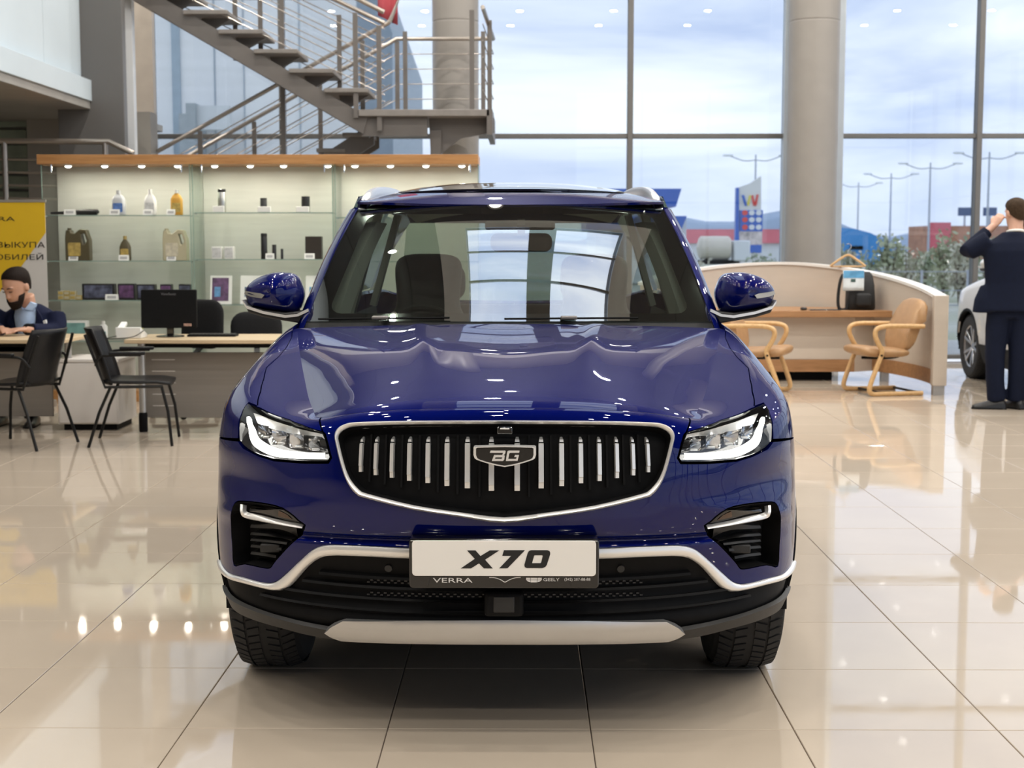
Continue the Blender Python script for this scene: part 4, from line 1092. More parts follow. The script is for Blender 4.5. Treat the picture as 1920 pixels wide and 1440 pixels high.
# ================================================================== staircase behind the display cabinet
steel = mat('stair_steel_paint', (.15, .135, .125), .45, metal=.2, vary=.06)
tread_m = mat('stair_tread_grey', (.22, .20, .185), .6, vary=.1, scale=8)
brush = mat('brushed_handrail', (.42, .38, .34), .3, metal=.8, vary=.04)
SY0, SY1, SYM, SY2 = 15.0, 15.75, 15.85, 16.5
st = thing('staircase', 'grey steel staircase with open treads, cable railings and a corner landing', 'staircase', (0, 0, 0))
def sp(px, py, Y=SY0): return at_y(px, py, Y)
LZ = float(sp(690, 205).z)
# upper flight: treads
for k in range(9):
    x0, y0 = 607 - 66 * k, 165 - 36.7 * k
    a = sp(x0, y0); d = sp(x0 + 83, y0)
    MB().box(a.x, d.x, SY0, SY1, a.z - .045, a.z).build('tread', tread_m, st, bevel=.006)
    # little bracket under the tread
    MB().prism([(a.x + .12, a.z - .045), (d.x - .02, a.z - .045), (a.x + .16, a.z - .20)], lambda x, z: (x, SY0 + .30, z), lambda x, z: (x, SY0 + .36, z)).build('tread_bracket', steel, st)
for yy in (SY0 + .06, SY1 - .12):
    a, b_, c_, d = sp(690, 219, yy if yy < 15.2 else SY0), sp(250, -36), sp(250, 0), sp(680, 250)
    P_ = [(a.x, a.z), (sp(100, -123).x, sp(100, -123).z), (sp(100, -87).x, sp(100, -87).z), (d.x, d.z)]
    MB().prism(P_, lambda x, z: (x, yy, z), lambda x, z: (x, yy + .05, z)).build('stringer', steel, st)
# landing
l0, l1 = sp(672, 205), sp(918, 205)
MB().box(l0.x, l1.x, SY0, SY2, LZ - .07, LZ).build('landing', tread_m, st, bevel=.006)
MB().box(sp(677, 220).x, sp(800, 220).x, SY0 + .08, SY0 + .14, LZ - .27, LZ - .07).build('landing_beam', steel, st)
MB().prism([(sp(800, 0).x, LZ - .07), (sp(925, 0).x, LZ - .07), (sp(925, 0).x, LZ - .22), (sp(860, 0).x, LZ - .28), (sp(820, 0).x, LZ - .45), (sp(803, 0).x, LZ - .45)], lambda x, z: (x, SY0 + .25, z), lambda x, z: (x, SY0 + .31, z)).build('landing_bracket', steel, st)
MB().box(l1.x - .03, l1.x + .03, SY0, SY2, LZ - .26, LZ).build('landing_edge', steel, st)
MB().box(sp(803, 0).x, sp(824, 0).x, SY0 + .2, SY0 + .4, 0, LZ - .2).build('landing_post', steel, st)
# lower flight behind
def lp(px, py, Y=SYM): return at_y(px, py, Y)
rise = 16; top = Vector((lp(690, 0).x, 0, LZ)); 
for k in range(1, 14):
    x1 = top.x - .29 * (k - 1); z = LZ - .172 * k
    MB().box(x1 - .30, x1 + .02, SYM, SY2, z - .045, z).build('tread', tread_m, st, bevel=.006)
for yy in (SYM + .03, SY2 - .06):
    x0 = top.x + .05; x1 = top.x - .29 * 15.0
    MB().prism([(x0, LZ - .05), (x0, LZ - .30), (x1 + .35, 0), (x1 - .05, 0)], lambda x, z: (x, yy, z), lambda x, z: (x, yy + .04, z)).build('stringer', steel, st)
# railings
def rail(pts, r=.024, nm='handrail'): MB().tube(pts, r, 8).build(nm, brush, st)
def post(px, Y, z0, z1, w=.05): x = at_y(px, 150, Y).x; MB().box(x - w / 2, x + w / 2, Y - .012, Y + .012, z0, z1).build('post', steel, st)
A = lp(295, 284, SYM - .02); B = lp(731, 41, SYM - .02); rail([A, B]); rail([B, B + Vector((.10, 0, .25)), B + Vector((-.5, -.1, .62))])
A2 = lp(330, 305, SY2 + .02); B2 = lp(744, 73, SY2 + .02); C2 = Vector((at_y(925, 75, SY2).x, SY2 + .02, B2.z)); rail([A2, B2, C2])
for q in range(5):
    dz = -.17 * (q + 1)
    MB().tube([A + Vector((0, 0, dz)), B + Vector((0, 0, dz))], .006, 6).build('rail_rod', brush, st)
    MB().tube([A2 + Vector((0, 0, dz)), B2 + Vector((0, 0, dz)), C2 + Vector((0, 0, dz))], .006, 6).build('rail_rod', brush, st)
def zl(x, A_, B_): return A_.z + (B_.z - A_.z) * (x - A_.x) / (B_.x - A_.x)
for px in (373, 530, 680):
    x = at_y(px, 200, SYM).x; post(px, SYM - .02, zl(x, A, B) - 1.05, zl(x, A, B) - .03)
for px in (475, 600, 745):
    x = at_y(px, 200, SY2).x; post(px, SY2 + .02, zl(x, A2, B2) - 1.05, zl(x, A2, B2) - .03)
# upper flight railing (far side) and landing posts
u0 = sp(640, 30, SY1); slope = -.0
def zu(px, Y): return at_y(px, 205 - (672 - px) * .556, SY0).z
for px, t_ in ((443, 0), (490, 0), (530, 0), (637, 0), (667, 0), (711, 0)):
    post(px, SY1 if px < 640 else SY0 + .03, zu(px, 0) - .10, zu(px, 0) + .98)
for Y in (SY0 + .03, SY1):
    a = Vector((at_y(720, 0, Y).x, Y, LZ + 1.0)); b_ = Vector((at_y(250, 0, Y).x, Y, zu(250, 0) + 1.0)); rail([a, b_])
    for q in range(5): MB().tube([a - Vector((0, 0, .17 * (q + 1))), b_ - Vector((0, 0, .17 * (q + 1)))], .006, 6).build('rail_rod', brush, st)
for px, Y in ((760, SY2), (885, SY0 + .03), (906, SY2), (918, 15.7)):
    post(px, Y, LZ - .02, LZ + 1.02)
e0 = Vector((at_y(905, 75, SY0).x, SY0 + .03, LZ + 1.05)); rail([e0, Vector((C2.x, SY2 + .02, B2.z))])
for q in range(5): MB().tube([e0 - Vector((0, 0, .17 * (q + 1))), Vector((C2.x, SY2 + .02, B2.z - .17 * (q + 1)))], .006, 6).build('rail_rod', brush, st)
# separate railing at the far left
rl_ = thing('stair_railing', 'steel tube railing with horizontal bars beside the yellow banner', 'railing', (0, 0, 0))
RY = 13.9
r0, r1, r2 = at_y(-60, 264, RY), at_y(205, 266, RY), at_y(250, 288, RY + .0)
MB().tube([r0, r1, r2], .028, 10).build('handrail', brush, rl_)
for q in range(4):
    MB().tube([at_y(-60, 298 + q * 24, RY), at_y(250, 302 + q * 25, RY)], .011, 8).build('rail_bar', brush, rl_)
for px in (8, 197):
    a = at_y(px, 266, RY); MB().tube([(a.x, RY, 0), (a.x, RY, a.z)], .026, 10).build('post', brush, rl_)
# ================================================================== glass display cabinet
KY = 12.9
def kp(px, py, Y=KY): return at_y(px, py, Y)
oak = wood('oak_veneer', (.36, .17, .06), (.50, .26, .10), .4, (2, 30, 30))
k_glass = glass('cabinet_glass', (.95, .98, .965), 1.25)
k_edge = mat('green_glass_edge', (.24, .34, .30), .15, vary=.1)
k_back = mat('cabinet_back_grey', (.56, .57, .53), .5, vary=.04, aniso=(1, 1, 12), scale=2)
KX0, KX1 = kp(80, 400).x, kp(897, 350).x; KT = kp(500, 290).z; KF = kp(500, 308).z
cab_t = thing('display_cabinet', 'long oak-topped glass display cabinet with small round lamps', 'cabinet', ((KX0 + KX1) / 2, KY, 0)); ox = -(KX0 + KX1) / 2
def kbox(nm, m, x0, x1, y0, y1, z0, z1, bev=.002, par=None): return boxo(nm, m, par or cab_t, x0 + ox, x1 + ox, y0, y1, z0, z1, bevel=bev)
kbox('fascia', oak, KX0 - .03, KX1, -.03, .48, KF, KT, .003)
kbox('plinth', oak, KX0, KX1, .02, .46, 0, .10)
kbox('back_panel', k_back, KX0, KX1, .42, .45, .10, KF)
bays = [(KX0, kp(357, 400).x), (kp(362, 400).x, kp(624, 400).x), (kp(629, 400).x, KX1)]
for x in [KX0] + [b_[0] for b_ in bays[1:]] + [b_[1] for b_ in bays]: kbox('glass_upright', k_glass, x - .004, x + .004, 0, .42, .10, KF, 0); kbox('upright_edge', k_edge, x - .0035, x + .0035, -.003, .001, .10, KF, 0)
shelf_py = [(403, 489, 563, 640), (398, 486, 571, 645), (407, 490, 571, 645)]
SHZ = []
for (x0, x1), pys in zip(bays, shelf_py):
    zs_ = []
    for py in pys:
        z = kp(500, py).z; zs_.append(z)
        s_ = kbox('shelf', k_glass, x0 + .006, x1 - .006, .02, .41, z - .008, z, 0); kbox('shelf_edge', k_edge, x0 + .006, x1 - .006, .016, .020, z - .008, z, 0, s_)
        for xx in (x0 + .012, x1 - .012): MB().cyl((xx + ox, .06, z - .014), (xx + ox, .06, z - .008), .011, n=10).build('shelf_stud', chrome, s_)
    SHZ.append(zs_)
for x0, x1 in bays:
    for q in (.06, .94): MB().cyl((x0 + (x1 - x0) * q + ox, .03, KF - .07), (x0 + (x1 - x0) * q + ox, .03, KF), .008, n=8).build('door_hinge', chrome, cab_t)
clamp_d = bpy.data.lights.new('cabinet_light', 'AREA'); clamp_d.shape = 'DISK'; clamp_d.size = .05; clamp_d.energy = .75; clamp_d.color = (1, .95, .78)
cglow = mat('cabinet_lamp_glow', (1, 1, 1), .4, emit=(1, .96, .84), estr=5, vary=0)
for px, on in ((121, 1), (190, 1), (260, 1), (328, 1), (398, .3), (465, .5), (528, .3), (612, 1), (663, .8), (730, .8), (797, .8), (865, .8)):
    x = kp(px, 306).x + ox
    d = MB().lathe([(.034, -.012), (.040, -.004), (.040, 0)], (x, .10, KF), n=16).build('cabinet_lamp', dl_ring, cab_t)
    MB().lathe([(0, -.026), (.018, -.023), (.030, -.012), (.030, -.010)], (x, .10, KF), n=16).build('lamp_bulb', cglow, d)
    l = bpy.data.objects.new('lamp', clamp_d); COL.objects.link(l); l.parent = cab_t; l.location = (x, .12, KF - .035)
# ------------------------------------------------------------------ goods on the shelves
def goods(name, label, cat, px0, px1, bay_i, sh_i, yoff=.10, group='goods on the cabinet shelves'):
    Y = KY + yoff; z = SHZ[bay_i][sh_i]; a, b_ = at_y(px0, 450, Y), at_y(px1, 450, Y)
    return thing(name, label, cat, ((a.x + b_.x) / 2, Y, z + .0005), group=group), b_.x - a.x
def hgt(py0, py1, Y=KY + .1): return at_y(400, py0, Y).z - at_y(400, py1, Y).z
card_w = mat('white_card', (.80, .80, .77), .6, vary=.02); print_d = mat('dark_print', (.05, .045, .06), .5, vary=.3, scale=25)
def tagcard(px0, px1, bay_i, sh_i, label):
    o, w = goods('price_tag', label, 'tag', px0, px1, bay_i, sh_i, .04, 'price tags on the cabinet shelves')
    MB().prism([(-.0, 0), (.014, .052), (.018, .052), (.034, 0), (.031, 0), (.016, .047), (.003, 0)], lambda a, b_: (-w / 2, a, b_), lambda a, b_: (w / 2, a, b_)).build('card', card_w, o)
    MB().prism([(.0042, .014), (.0106, .038), (.0100, .038), (.0036, .014)], lambda a, b_: (-w / 2 * .7, a - .001, b_), lambda a, b_: (w / 2 * .7, a - .001, b_)).build('price_print', mat('faint_print', (.42, .42, .42), .6, vary=.2, scale=80), o)
def bottle(px0, px1, ph, bay_i, sh_i, label, mb_, mc_, ml_=None, sh=.62, neck=.28, name='oil_bottle', hole=False):
    o, w = goods(name, label, 'bottle', px0, px1, bay_i, sh_i); h = hgt(0, ph); dp = min(w * .6, .09)
    rings = []
    for z, s_, sd in ((0, .92, .9), (.01, 1, 1), (sh * .5 * h, 1, 1), (sh * h, .98, .96), (sh * h + (1 - sh) * h * .35, .72, .75), ((.97 - .13) * h, neck, .5 * neck / .28), (.86 * h, neck, .5 * neck / .28)):
        rings.append([(x * s_, y * sd, z) for x, y in rrect(w, dp, dp * .35, 4)])
    MB().loft(rings).build('body', mb_, o, smooth=50)
    MB().lathe([(neck * w * .55, .855 * h), (neck * w * .6, .86 * h), (neck * w * .55, h * .995), (0, h)], n=14).build('cap', mc_, o)
    if ml_: MB().prism(rrect(w * .72, h * .36, .01, 3, 0, h * .30), lambda a, b_: (a, -dp / 2 - .0015, b_), lambda a, b_: (a, -dp / 2 + .004, b_)).build('label_sticker', ml_, o)
    return o
pm = lambda n, c, r=.35, **k: mat(n, c, r, **k)
silver_b = pm('silver_bottle', (.52, .54, .56)); white_b = pm('white_bottle', (.80, .80, .78)); gold_b = pm('gold_bottle', (.62, .33, .05)); dkgold = pm('bronze_can', (.085, .07, .035)); champ = pm('champagne_can', (.48, .44, .30)); blk = pm('black_goods', (.018, .018, .02)); blue_l = pm('blue_label', (.10, .20, .48), vary=.25, scale=30); grey_l = pm('grey_label', (.55, .56, .56), vary=.2, scale=30); gold_l = pm('gold_label', (.45, .33, .10), vary=.3, scale=30); red_l = pm('red_label', (.55, .10, .07), vary=.2)
bottle(212, 237, 48, 0, 0, 'silver oil bottle with a blue label on the top shelf', silver_b, silver_b, blue_l)
bottle(272, 295, 50, 0, 0, 'plain white plastic bottle on the top shelf', white_b, white_b, grey_l, sh=.55)
bottle(322, 344, 49, 0, 0, 'amber gold oil bottle at the right end of the top shelf', gold_b, white_b, gold_l)
bottle(224, 245, 48, 0, 1, 'small bronze oil bottle between two canisters', dkgold, pm('gold_cap', (.40, .30, .10)), gold_l, sh=.55)
def canister(px0, px1, ph, bay_i, sh_i, label, m, ml_, flip=False):
    o, w = goods('oil_canister', label, 'canister', px0, px1, bay_i, sh_i); h = hgt(0, ph); s_ = -1 if flip else 1
    P_ = [(-.5, 0), (.5, 0), (.5, .66), (.36, .98), (.12, 1.0), (-.10, .86), (-.26, .88), (-.28, .97), (-.46, .97), (-.48, .84), (-.5, .7)]
    Hh = [(.14, .86), (.30, .86), (.40, .62), (.30, .50), (.24, .52)]
    poly_plate('body', [(s_ * a * w, b_ * h) for a, b_ in P_], [[(s_ * a * w, b_ * h) for a, b_ in Hh]], lambda a, b_, d: (a, -.05 + d, b_), m, o, .10).modifiers.new('bevel', 'BEVEL').width = .006
    MB().cyl((s_ * -.37 * w, 0, .965 * h), (s_ * -.37 * w, 0, 1.03 * h), .08 * w, n=14).build('cap', m, o)
    MB().prism(rrect(w * .52, h * .42, .012, 3, -s_ * .12 * w, h * .36), lambda a, b_: (a, -.0525, b_), lambda a, b_: (a, -.045, b_)).build('label_sticker', ml_, o)
canister(125, 170, 61, 0, 1, 'dark bronze oil canister with a gold label, left end of its shelf', dkgold, gold_l)
canister(307, 352, 60, 0, 1, 'champagne coloured oil canister beside the first glass upright', champ, pm('champagne_label', (.58, .54, .42), vary=.2, scale=30))
o, w = goods('snow_brush', 'long black snow brush lying on the top shelf', 'brush', 97, 186, 0, 0, .15)
MB().tube([(-w / 2, 0, .02), (-w * .2, 0, .022), (0, 0, .026), (w * .3, 0, .030), (w * .48, 0, .028), (w / 2, 0, .02)], [.010, .016, .022, .028, .028, .015], 12).build('handle', blk, o)
MB().box(-w * .02, w * .46, -.020, .020, .0, .03).build('bristles', blk, o, bevel=.004)
for i, (a, b_, sb, ss, lb) in enumerate(((121, 142, 0, 0, 'white price card in front of the snow brush'), (206, 225, 0, 0, 'white price card before the silver bottle'), (269, 287, 0, 0, 'white price card before the white bottle'), (313, 329, 0, 0, 'white price card before the amber bottle'),
        (127, 145, 0, 1, 'white price card before the dark canister'), (221, 240, 0, 1, 'white price card before the bronze bottle'), (311, 329, 0, 1, 'white price card before the champagne canister'), (194, 218, 0, 2, 'white price card before the wide black box'),
        (497, 513, 1, 1, 'white price card beside the spray tubes'), (570, 589, 1, 1, 'white price card before the dark notebook box'))): tagcard(a, b_, sb, ss, lb)
def carton(px0, px1, ph, bay_i, sh_i, label, m, mp_, yoff=.12, name='carton', dp=.08, lean=0):
    o, w = goods(name, label, 'box', px0, px1, bay_i, sh_i, yoff); h = hgt(0, ph)
    MB().box(-w / 2, w / 2, 0, dp, 0, h).build('box_body', m, o, bevel=.003)
    if mp_: MB().box(-w / 2 * .86, w / 2 * .86, -.0015, .002, h * .12, h * .90).build('box_print', mp_, o)
    return o
car_print = pm('photo_print', (.10, .11, .17), vary=.8, scale=14); purp = pm('violet_print', (.12, .06, .14), vary=.6, scale=18)
carton(151, 212, 31, 0, 2, 'wide black accessory box with car pictures', blk, car_print)
carton(218, 250, 31, 0, 2, 'black printed box just right of the wide box', blk, purp)
carton(254, 288, 30, 0, 2, 'dark printed box just left of the monitor top', blk, car_print)
carton(298, 319, 30, 0, 2, 'narrow dark box above the monitor', blk, purp)
carton(333, 355, 30, 0, 2, 'narrow dark box against the first glass upright', blk, car_print)
for k in range(7):
    a = 105 + (k % 4) * 11.2; o, w = goods('small_gold_box', 'small gold box in the low stack left of the wide black box', 'box', a, a + 10.8, 0, 2, .10, 'small gold boxes in the stack'); o.location.z += .0 if k < 4 else .041
    MB().box(-w / 2, w / 2, 0, .06, 0, .040).build('box_body', gold_l if k % 2 else champ, o, bevel=.002); MB().box(-w / 2 * .8, w / 2 * .8, -.001, .001, .008, .032).build('box_print', champ if k % 2 else gold_l, o)
carton(112, 158, 38, 0, 3, 'white and teal wiper carton low in the cabinet', card_w, pm('teal_print', (.20, .38, .36), vary=.3, scale=10))
bottle(182, 197, 38, 0, 3, 'small white spray bottle low in the cabinet', white_b, white_b, pm('teal_label', (.12, .30, .30)), sh=.7, neck=.4)
def tube_i(px0, px1, ph, bay_i, sh_i, label, m, mc_, base=0, name='thermos'):
    o, w = goods(name, label, 'flask' if name == 'thermos' else 'tube', px0, px1, bay_i, sh_i); h = hgt(0, ph)
    MB().lathe([(w * .48, base), (w * .5, base + .004), (w * .5, h * .84), (w * .46, h * .87)], n=18).build('body', m, o); MB().lathe([(w * .46, h * .86), (w * .5, h * .88), (w * .5, h * .98), (w * .42, h)], n=18).build('cap', mc_, o)
    return o
steel_g = pm('brushed_flask', (.55, .55, .52), .3, metal=.9)
tube_i(410, 425, 45, 1, 0, 'tall steel thermos with a black lid', steel_g, blk); carton(400, 421, 12, 1, 0, 'small white carton at the foot of the thermos', card_w, None, .03, 'small_carton', .03)
tube_i(489, 502, 28, 1, 0, 'short black cup in the middle of the second bay', blk, blk, name='cup_flask'); carton(484, 508, 11, 1, 0, 'white carton before the short black cup', card_w, None, .03, 'small_carton', .03)
tube_i(566, 582, 31, 1, 0, 'short black cup at the right of the second bay', blk, blk, name='cup_flask'); carton(556, 580, 11, 1, 0, 'white carton before the right-hand black cup', card_w, None, .03, 'small_carton', .03)
carton(396, 415, 24, 1, 1, 'white cube box, left one of the pair', card_w, grey_l, .08); carton(420, 437, 24, 1, 1, 'white cube box, right one of the pair', card_w, grey_l, .08)
tube_i(489, 501, 50, 1, 1, 'tall dark spray tube on the second bay middle shelf', blk, blk, name='spray_tube'); tube_i(510, 518, 28, 1, 1, 'medium dark tube right of the tall spray tube', blk, blk, name='spray_tube'); tube_i(526, 531, 20, 1, 1, 'smallest dark tube of the three', blk, blk, name='spray_tube')
carton(572, 603, 44, 1, 1, 'dark brown notebook box standing upright', pm('dark_brown_card', (.035, .028, .024)), None)
def leaflet(px0, px1, bay_i, label, mp_, ml_):
    o, w = goods('leaflet_stand', label, 'leaflet', px0, px1, bay_i, 2, .14); h = hgt(0, 55)
    MB().prism([(0, 0), (.05, h), (.056, h), (.006, 0)], lambda a, b_: (-w / 2, a, b_), lambda a, b_: (w / 2, a, b_)).build('holder', card_w, o)
    MB().prism([(-.001 + .05 * .10, h * .10), (-.001 + .05 * .92, h * .92), (.05 * .92, h * .92), (.05 * .10, h * .10)], lambda a, b_: (-w / 2 * .82, a, b_), lambda a, b_: (w / 2 * .7, a, b_)).build('leaflet_print', mp_, o)
    MB().prism([(-.002 + .05 * .25, h * .25), (-.002 + .05 * .60, h * .60), (.05 * .60, h * .60), (.05 * .25, h * .25)], lambda a, b_: (-w / 2 * .6, a - .001, b_), lambda a, b_: (-w / 2 * .05, a - .001, b_)).build('leaflet_picture', ml_, o)
leaflet(391, 432, 1, 'leaflet holder with a dark violet leaflet', purp, pm('blue_picture', (.12, .30, .55), vary=.3, scale=20)); leaflet(448, 490, 1, 'leaflet holder with a pale leaflet behind the left door mirror', card_w, pm('navy_picture', (.04, .10, .18), vary=.3, scale=20)); leaflet(571, 606, 1, 'leaflet holder with a pale leaflet beside the windscreen pillar', card_w, pm('sky_picture', (.10, .30, .50), vary=.3, scale=20))
# ================================================================== desks on the left
maple = wood('maple_top', (.56, .42, .26), (.66, .52, .34), .35, (2, 25, 25))
desk_grey = mat('desk_panel_grey', (.23, .21, .19), .45, vary=.04, aniso=(.5, 1, 40), scale=2)
leg_silver = mat('desk_leg_silver', (.50, .49, .47), .35, metal=.8, vary=.03)
white_lam = mat('white_laminate', (.66, .63, .60), .4, vary=.02)
DT = .715
def desk(label, poly, panel, legs, yp):
    cx_ = sum(p[0] for p in poly) / len(poly); cy_ = sum(p[1] for p in poly) / len(poly)
    o = thing('office_desk', label, 'desk', (cx_, cy_, 0), group='maple office desks')
    MB().prism([(x - cx_, y - cy_) for x, y in poly], lambda a, b_: (a, b_, DT - .032), lambda a, b_: (a, b_, DT)).build('desk_top', maple, o, bevel=.006)
    MB().box(panel[0] - cx_, panel[1] - cx_, yp - cy_, yp - cy_ + .02, .09, .60).build('modesty_panel', desk_grey, o, bevel=.003)
    for k in range(5):
        z = .18 + k * .09; MB().box(panel[0] - cx_ + .08, panel[0] - cx_ + .26, yp - cy_ - .002, yp - cy_ + .001, z, z + .006).build('panel_slot', white_lam, o)
    MB().box(panel[0] - cx_, panel[1] - cx_, yp - cy_ - .05, yp - cy_ + .3, DT - .075, DT - .033).build('cable_tray', blackp, o)
    for x, y in legs:
        l = MB().cyl((x - cx_, y - cy_, .12), (x - cx_, y - cy_, DT - .03), .027, n=14).build('leg', leg_silver, o)
        MB().lathe([(.03, 0), (.034, .01), (.034, .13), (.028, .15)], (x - cx_, y - cy_, 0), n=14).build('leg_foot', blackp, l)
    return o
xB = at_y(232, 645, 10.72).x; xA = at_y(118, 645, 10.72).x
desk('maple desk with the seated man behind it', [(-5.6, 10.72), (xA, 10.72), (at_y(172, 622, 11.45).x, 11.45), (-5.6, 11.5)], (-5.4, at_y(96, 700, 11.0).x), [(at_y(106, 700, 10.66).x, 10.95), (-5.3, 10.95)], 11.02)
desk('maple desk with the black monitor on it', [(xB, 10.72), (-1.30, 10.72), (-1.30, 11.48), (xB + .02, 11.40)], (at_y(266, 700, 10.96).x, -1.35), [(at_y(257, 700, 10.66).x, 10.8), (-1.4, 10.8)], 10.96)
o = thing('pedestal_cabinet', 'low white pedestal cabinet between the two desks', 'cabinet', (float(at_y(167, 700, 10.9).x), 11.1, 0))
hw = (at_y(225, 700, 10.85).x - at_y(111, 700, 10.85).x) / 2
MB().box(-hw, hw, -.24, .26, .05, .53).build('carcass', white_lam, o, bevel=.004); MB().box(-hw - .01, hw + .01, -.25, .27, .53, .555).build('top_board', white_lam, o, bevel=.004)
MB().box(-hw + .01, hw - .01, -.248, -.236, .06, .52).build('cabinet_door', white_lam, o, bevel=.003)
MB().box(-hw + .03, hw - .03, -.20, .22, .0, .05).build('plinth', blackp, o)
# visitor chairs
shellm = mat('black_chair_plastic', (.010, .010, .011), .35, vary=.1, scale=30, spec=.25); tubem = mat('black_tube', (.008, .008, .008), .4, vary=0, spec=.25)
def visitor_chair(label, loc, rz):
    o = thing('visitor_chair', label, 'chair', loc, rz, 'black visitor chairs at the desks')
    def back(u, v):   # u across, v up
        return Vector((u * (.225 + .012 * math.sin(PI * v) - .02 * v), -.20 - .13 * v ** 1.2 - .02 * (1 - u * u) * 1.6 + .05 * u * u, .44 + .40 * v))
    r0 = [[back(u, v) for u in np.linspace(-1, 1, 13)] for v in np.linspace(0, 1, 11)]
    b_ = MB().grid(r0).build('backrest', shellm, o, smooth=60); s_ = b_.modifiers.new('thick', 'SOLIDIFY'); s_.thickness = .014; s_.offset = 0
    r1 = [[Vector((u * (.235 - .02 * abs(v)), -.21 + .46 * (v + 1) / 2, .445 + .012 * u * u - .018 * max(0, v - .55) * 3 + .010 * v * v)) for u in np.linspace(-1, 1, 11)] for v in np.linspace(-1, 1, 11)]
    b_ = MB().grid(r1).build('seat', shellm, o, smooth=60); s_ = b_.modifiers.new('thick', 'SOLIDIFY'); s_.thickness = .022; s_.offset = 0
    for sx in (-1, 1):
        MB().tube([(sx * .205, .19, .43), (sx * .235, .235, .25), (sx * .255, .26, 0)], .011, 8).build('leg', tubem, o)
        MB().tube([(sx * .215, -.16, .43), (sx * .235, -.24, .25), (sx * .25, -.32, 0)], .011, 8).build('leg', tubem, o)
        MB().tube([(sx * .215, .20, .425), (sx * .215, -.20, .425), (sx * .215, -.26, .60), (sx * .205, -.33, .80)], .011, 8).build('frame_tube', tubem, o)
        MB().tube(smooth_line([(sx * .22, -.26, .58), (sx * .255, -.22, .645), (sx * .262, -.10, .655), (sx * .262, .06, .655)], 4) + [], .010, 8).build('arm_support', tubem, o)
        MB().box(sx * .262 - .022, sx * .262 + .022, -.16, .09, .655, .68).build('armrest', shellm, o, bevel=.008)
    return o
visitor_chair('black plastic armchair with its back to the pedestal, facing the seated man', (-3.62, 10.06, 0), math.radians(74))
visitor_chair('black plastic armchair drawn up to the monitor desk', (-2.80, 10.22, 0), math.radians(-82))
# monitor, keyboard, phone box, office chairs
mp0 = at_y(315, 632, 11.0); o = thing('computer_monitor', 'black flat monitor on the right-hand maple desk', 'monitor', (mp0.x, 11.05, DT), math.radians(3))
mz0, mz1 = .07, at_y(300, 543, 11.05).z - DT; mw = (at_y(366, 580, 11.05).x - at_y(263, 580, 11.05).x) / 2
MB().prism(rrect(2 * mw, mz1 - mz0, .012, 3, 0, (mz0 + mz1) / 2), lambda a, b_: (a, -.018 + .06 * (b_ - mz0) , b_), lambda a, b_: (a, .018 + .06 * (b_ - mz0), b_)).build('screen_housing', blackp, o, bevel=.004)
MB().bar((0, .04, .01), (0, .03, .20), .05, .03).build('stand', gloss_black, o); MB().lathe([(.11, 0), (.11, .008), (.03, .018)], (0, .03, 0), n=24).build('stand_base', gloss_black, o)
me = text_mesh('ViewSonic', .028, extrude=.0004); me.transform(FRONT); me.materials.append(mat('dim_print', (.14, .14, .15), .5, vary=0)); link_mesh('monitor_lettering', me, o, (0, -.0195 + .06 * (mz1 - .03 - mz0), mz1 - .035))
MB().box(mw - .10, mw - .04, -.0195, -.015, mz0 + .015, mz0 + .035).build('sticker', mat('sticker', (.4, .25, .2), .5, vary=.4, scale=60), o)
kp0 = at_y(372, 628, 11.15); o = thing('keyboard', 'flat black keyboard right of the monitor foot', 'keyboard', (kp0.x + .12, 11.13, DT))
MB().box(-.19, .19, -.07, .07, 0, .016).build('case', blackp, o, bevel=.004)
for r_ in range(4):
    for c_ in range(12): MB().box(-.18 + c_ * .03, -.155 + c_ * .03, -.06 + r_ * .03, -.035 + r_ * .03, .016, .021).build('key', greyp, o)
bx_ = at_y(263, 630, 10.95); o = thing('desk_phone', 'white desk telephone left of the monitor', 'telephone', (bx_.x - .05, 10.92, DT))
MB().prism([(-.09, 0), (.09, 0), (.09, .03), (-.09, .09)], lambda a, b_: (-.11, a, b_), lambda a, b_: (.09, a, b_)).build('phone_body', card_w, o, bevel=.008)
MB().bar((-.085, -.06, .06), (-.085, .08, .11), .05, .03).build('handset', card_w, o, bevel=.008); MB().box(.0, .07, -.02, .05, .055, .075).build('display', mat('lime_display', (.45, .48, .15), .3, vary=.1), o)
MB().tube(smooth_line([(-.1, -.09, .02), (-.16, -.14, .006), (-.1, -.2, .006), (.05, -.18, .02), (.1, -.05, .06)], 5), .003, 6).build('cord', blackp, o)
def office_chair(label, loc, rz, zt=1.0):
    o = thing('office_chair', label, 'chair', loc, rz, 'office swivel chairs')
    fab = mat('black_office_fabric', (.012, .012, .013), .8, vary=.1, scale=50, spec=.2)
    pillow(MB(), rrect(.44, zt - .55, .12, 5, 0, (zt + .55) / 2), lambda a, b_, d: (a, .24 + .06 * (b_ - .55) + d, b_), .07).build('backrest', fab, o, smooth=70)
    pillow(MB(), rrect(.48, .46, .12), lambda a, b_, d: (a, b_, .47 + d), .09).build('seat', fab, o, smooth=70)
    MB().cyl((0, 0, .08), (0, 0, .43), .03, n=12).build('gas_post', tubem, o); MB().bar((0, .05, .44), (0, .27, .60), .05, .02).build('back_bracket', tubem, o)
    for k in range(5):
        a = 2 * PI * k / 5 + .3; f = MB().bar((0, 0, .10), (.28 * math.cos(a), .28 * math.sin(a), .075), .04, .03).build('base_arm', tubem, o)
        MB().cyl((.28 * math.cos(a) - .012, .28 * math.sin(a), .03), (.28 * math.cos(a) + .012, .28 * math.sin(a), .03), .03, n=12).build('castor', tubem, f)
office_chair('black office chair whose edge shows right of the monitor', (float(at_y(352, 600, 12.0).x), 11.85, 0), math.radians(-25), .97)
office_chair('black office chair half hidden behind the blue car', (float(at_y(488, 600, 12.1).x), 11.95, 0), math.radians(12), .86)
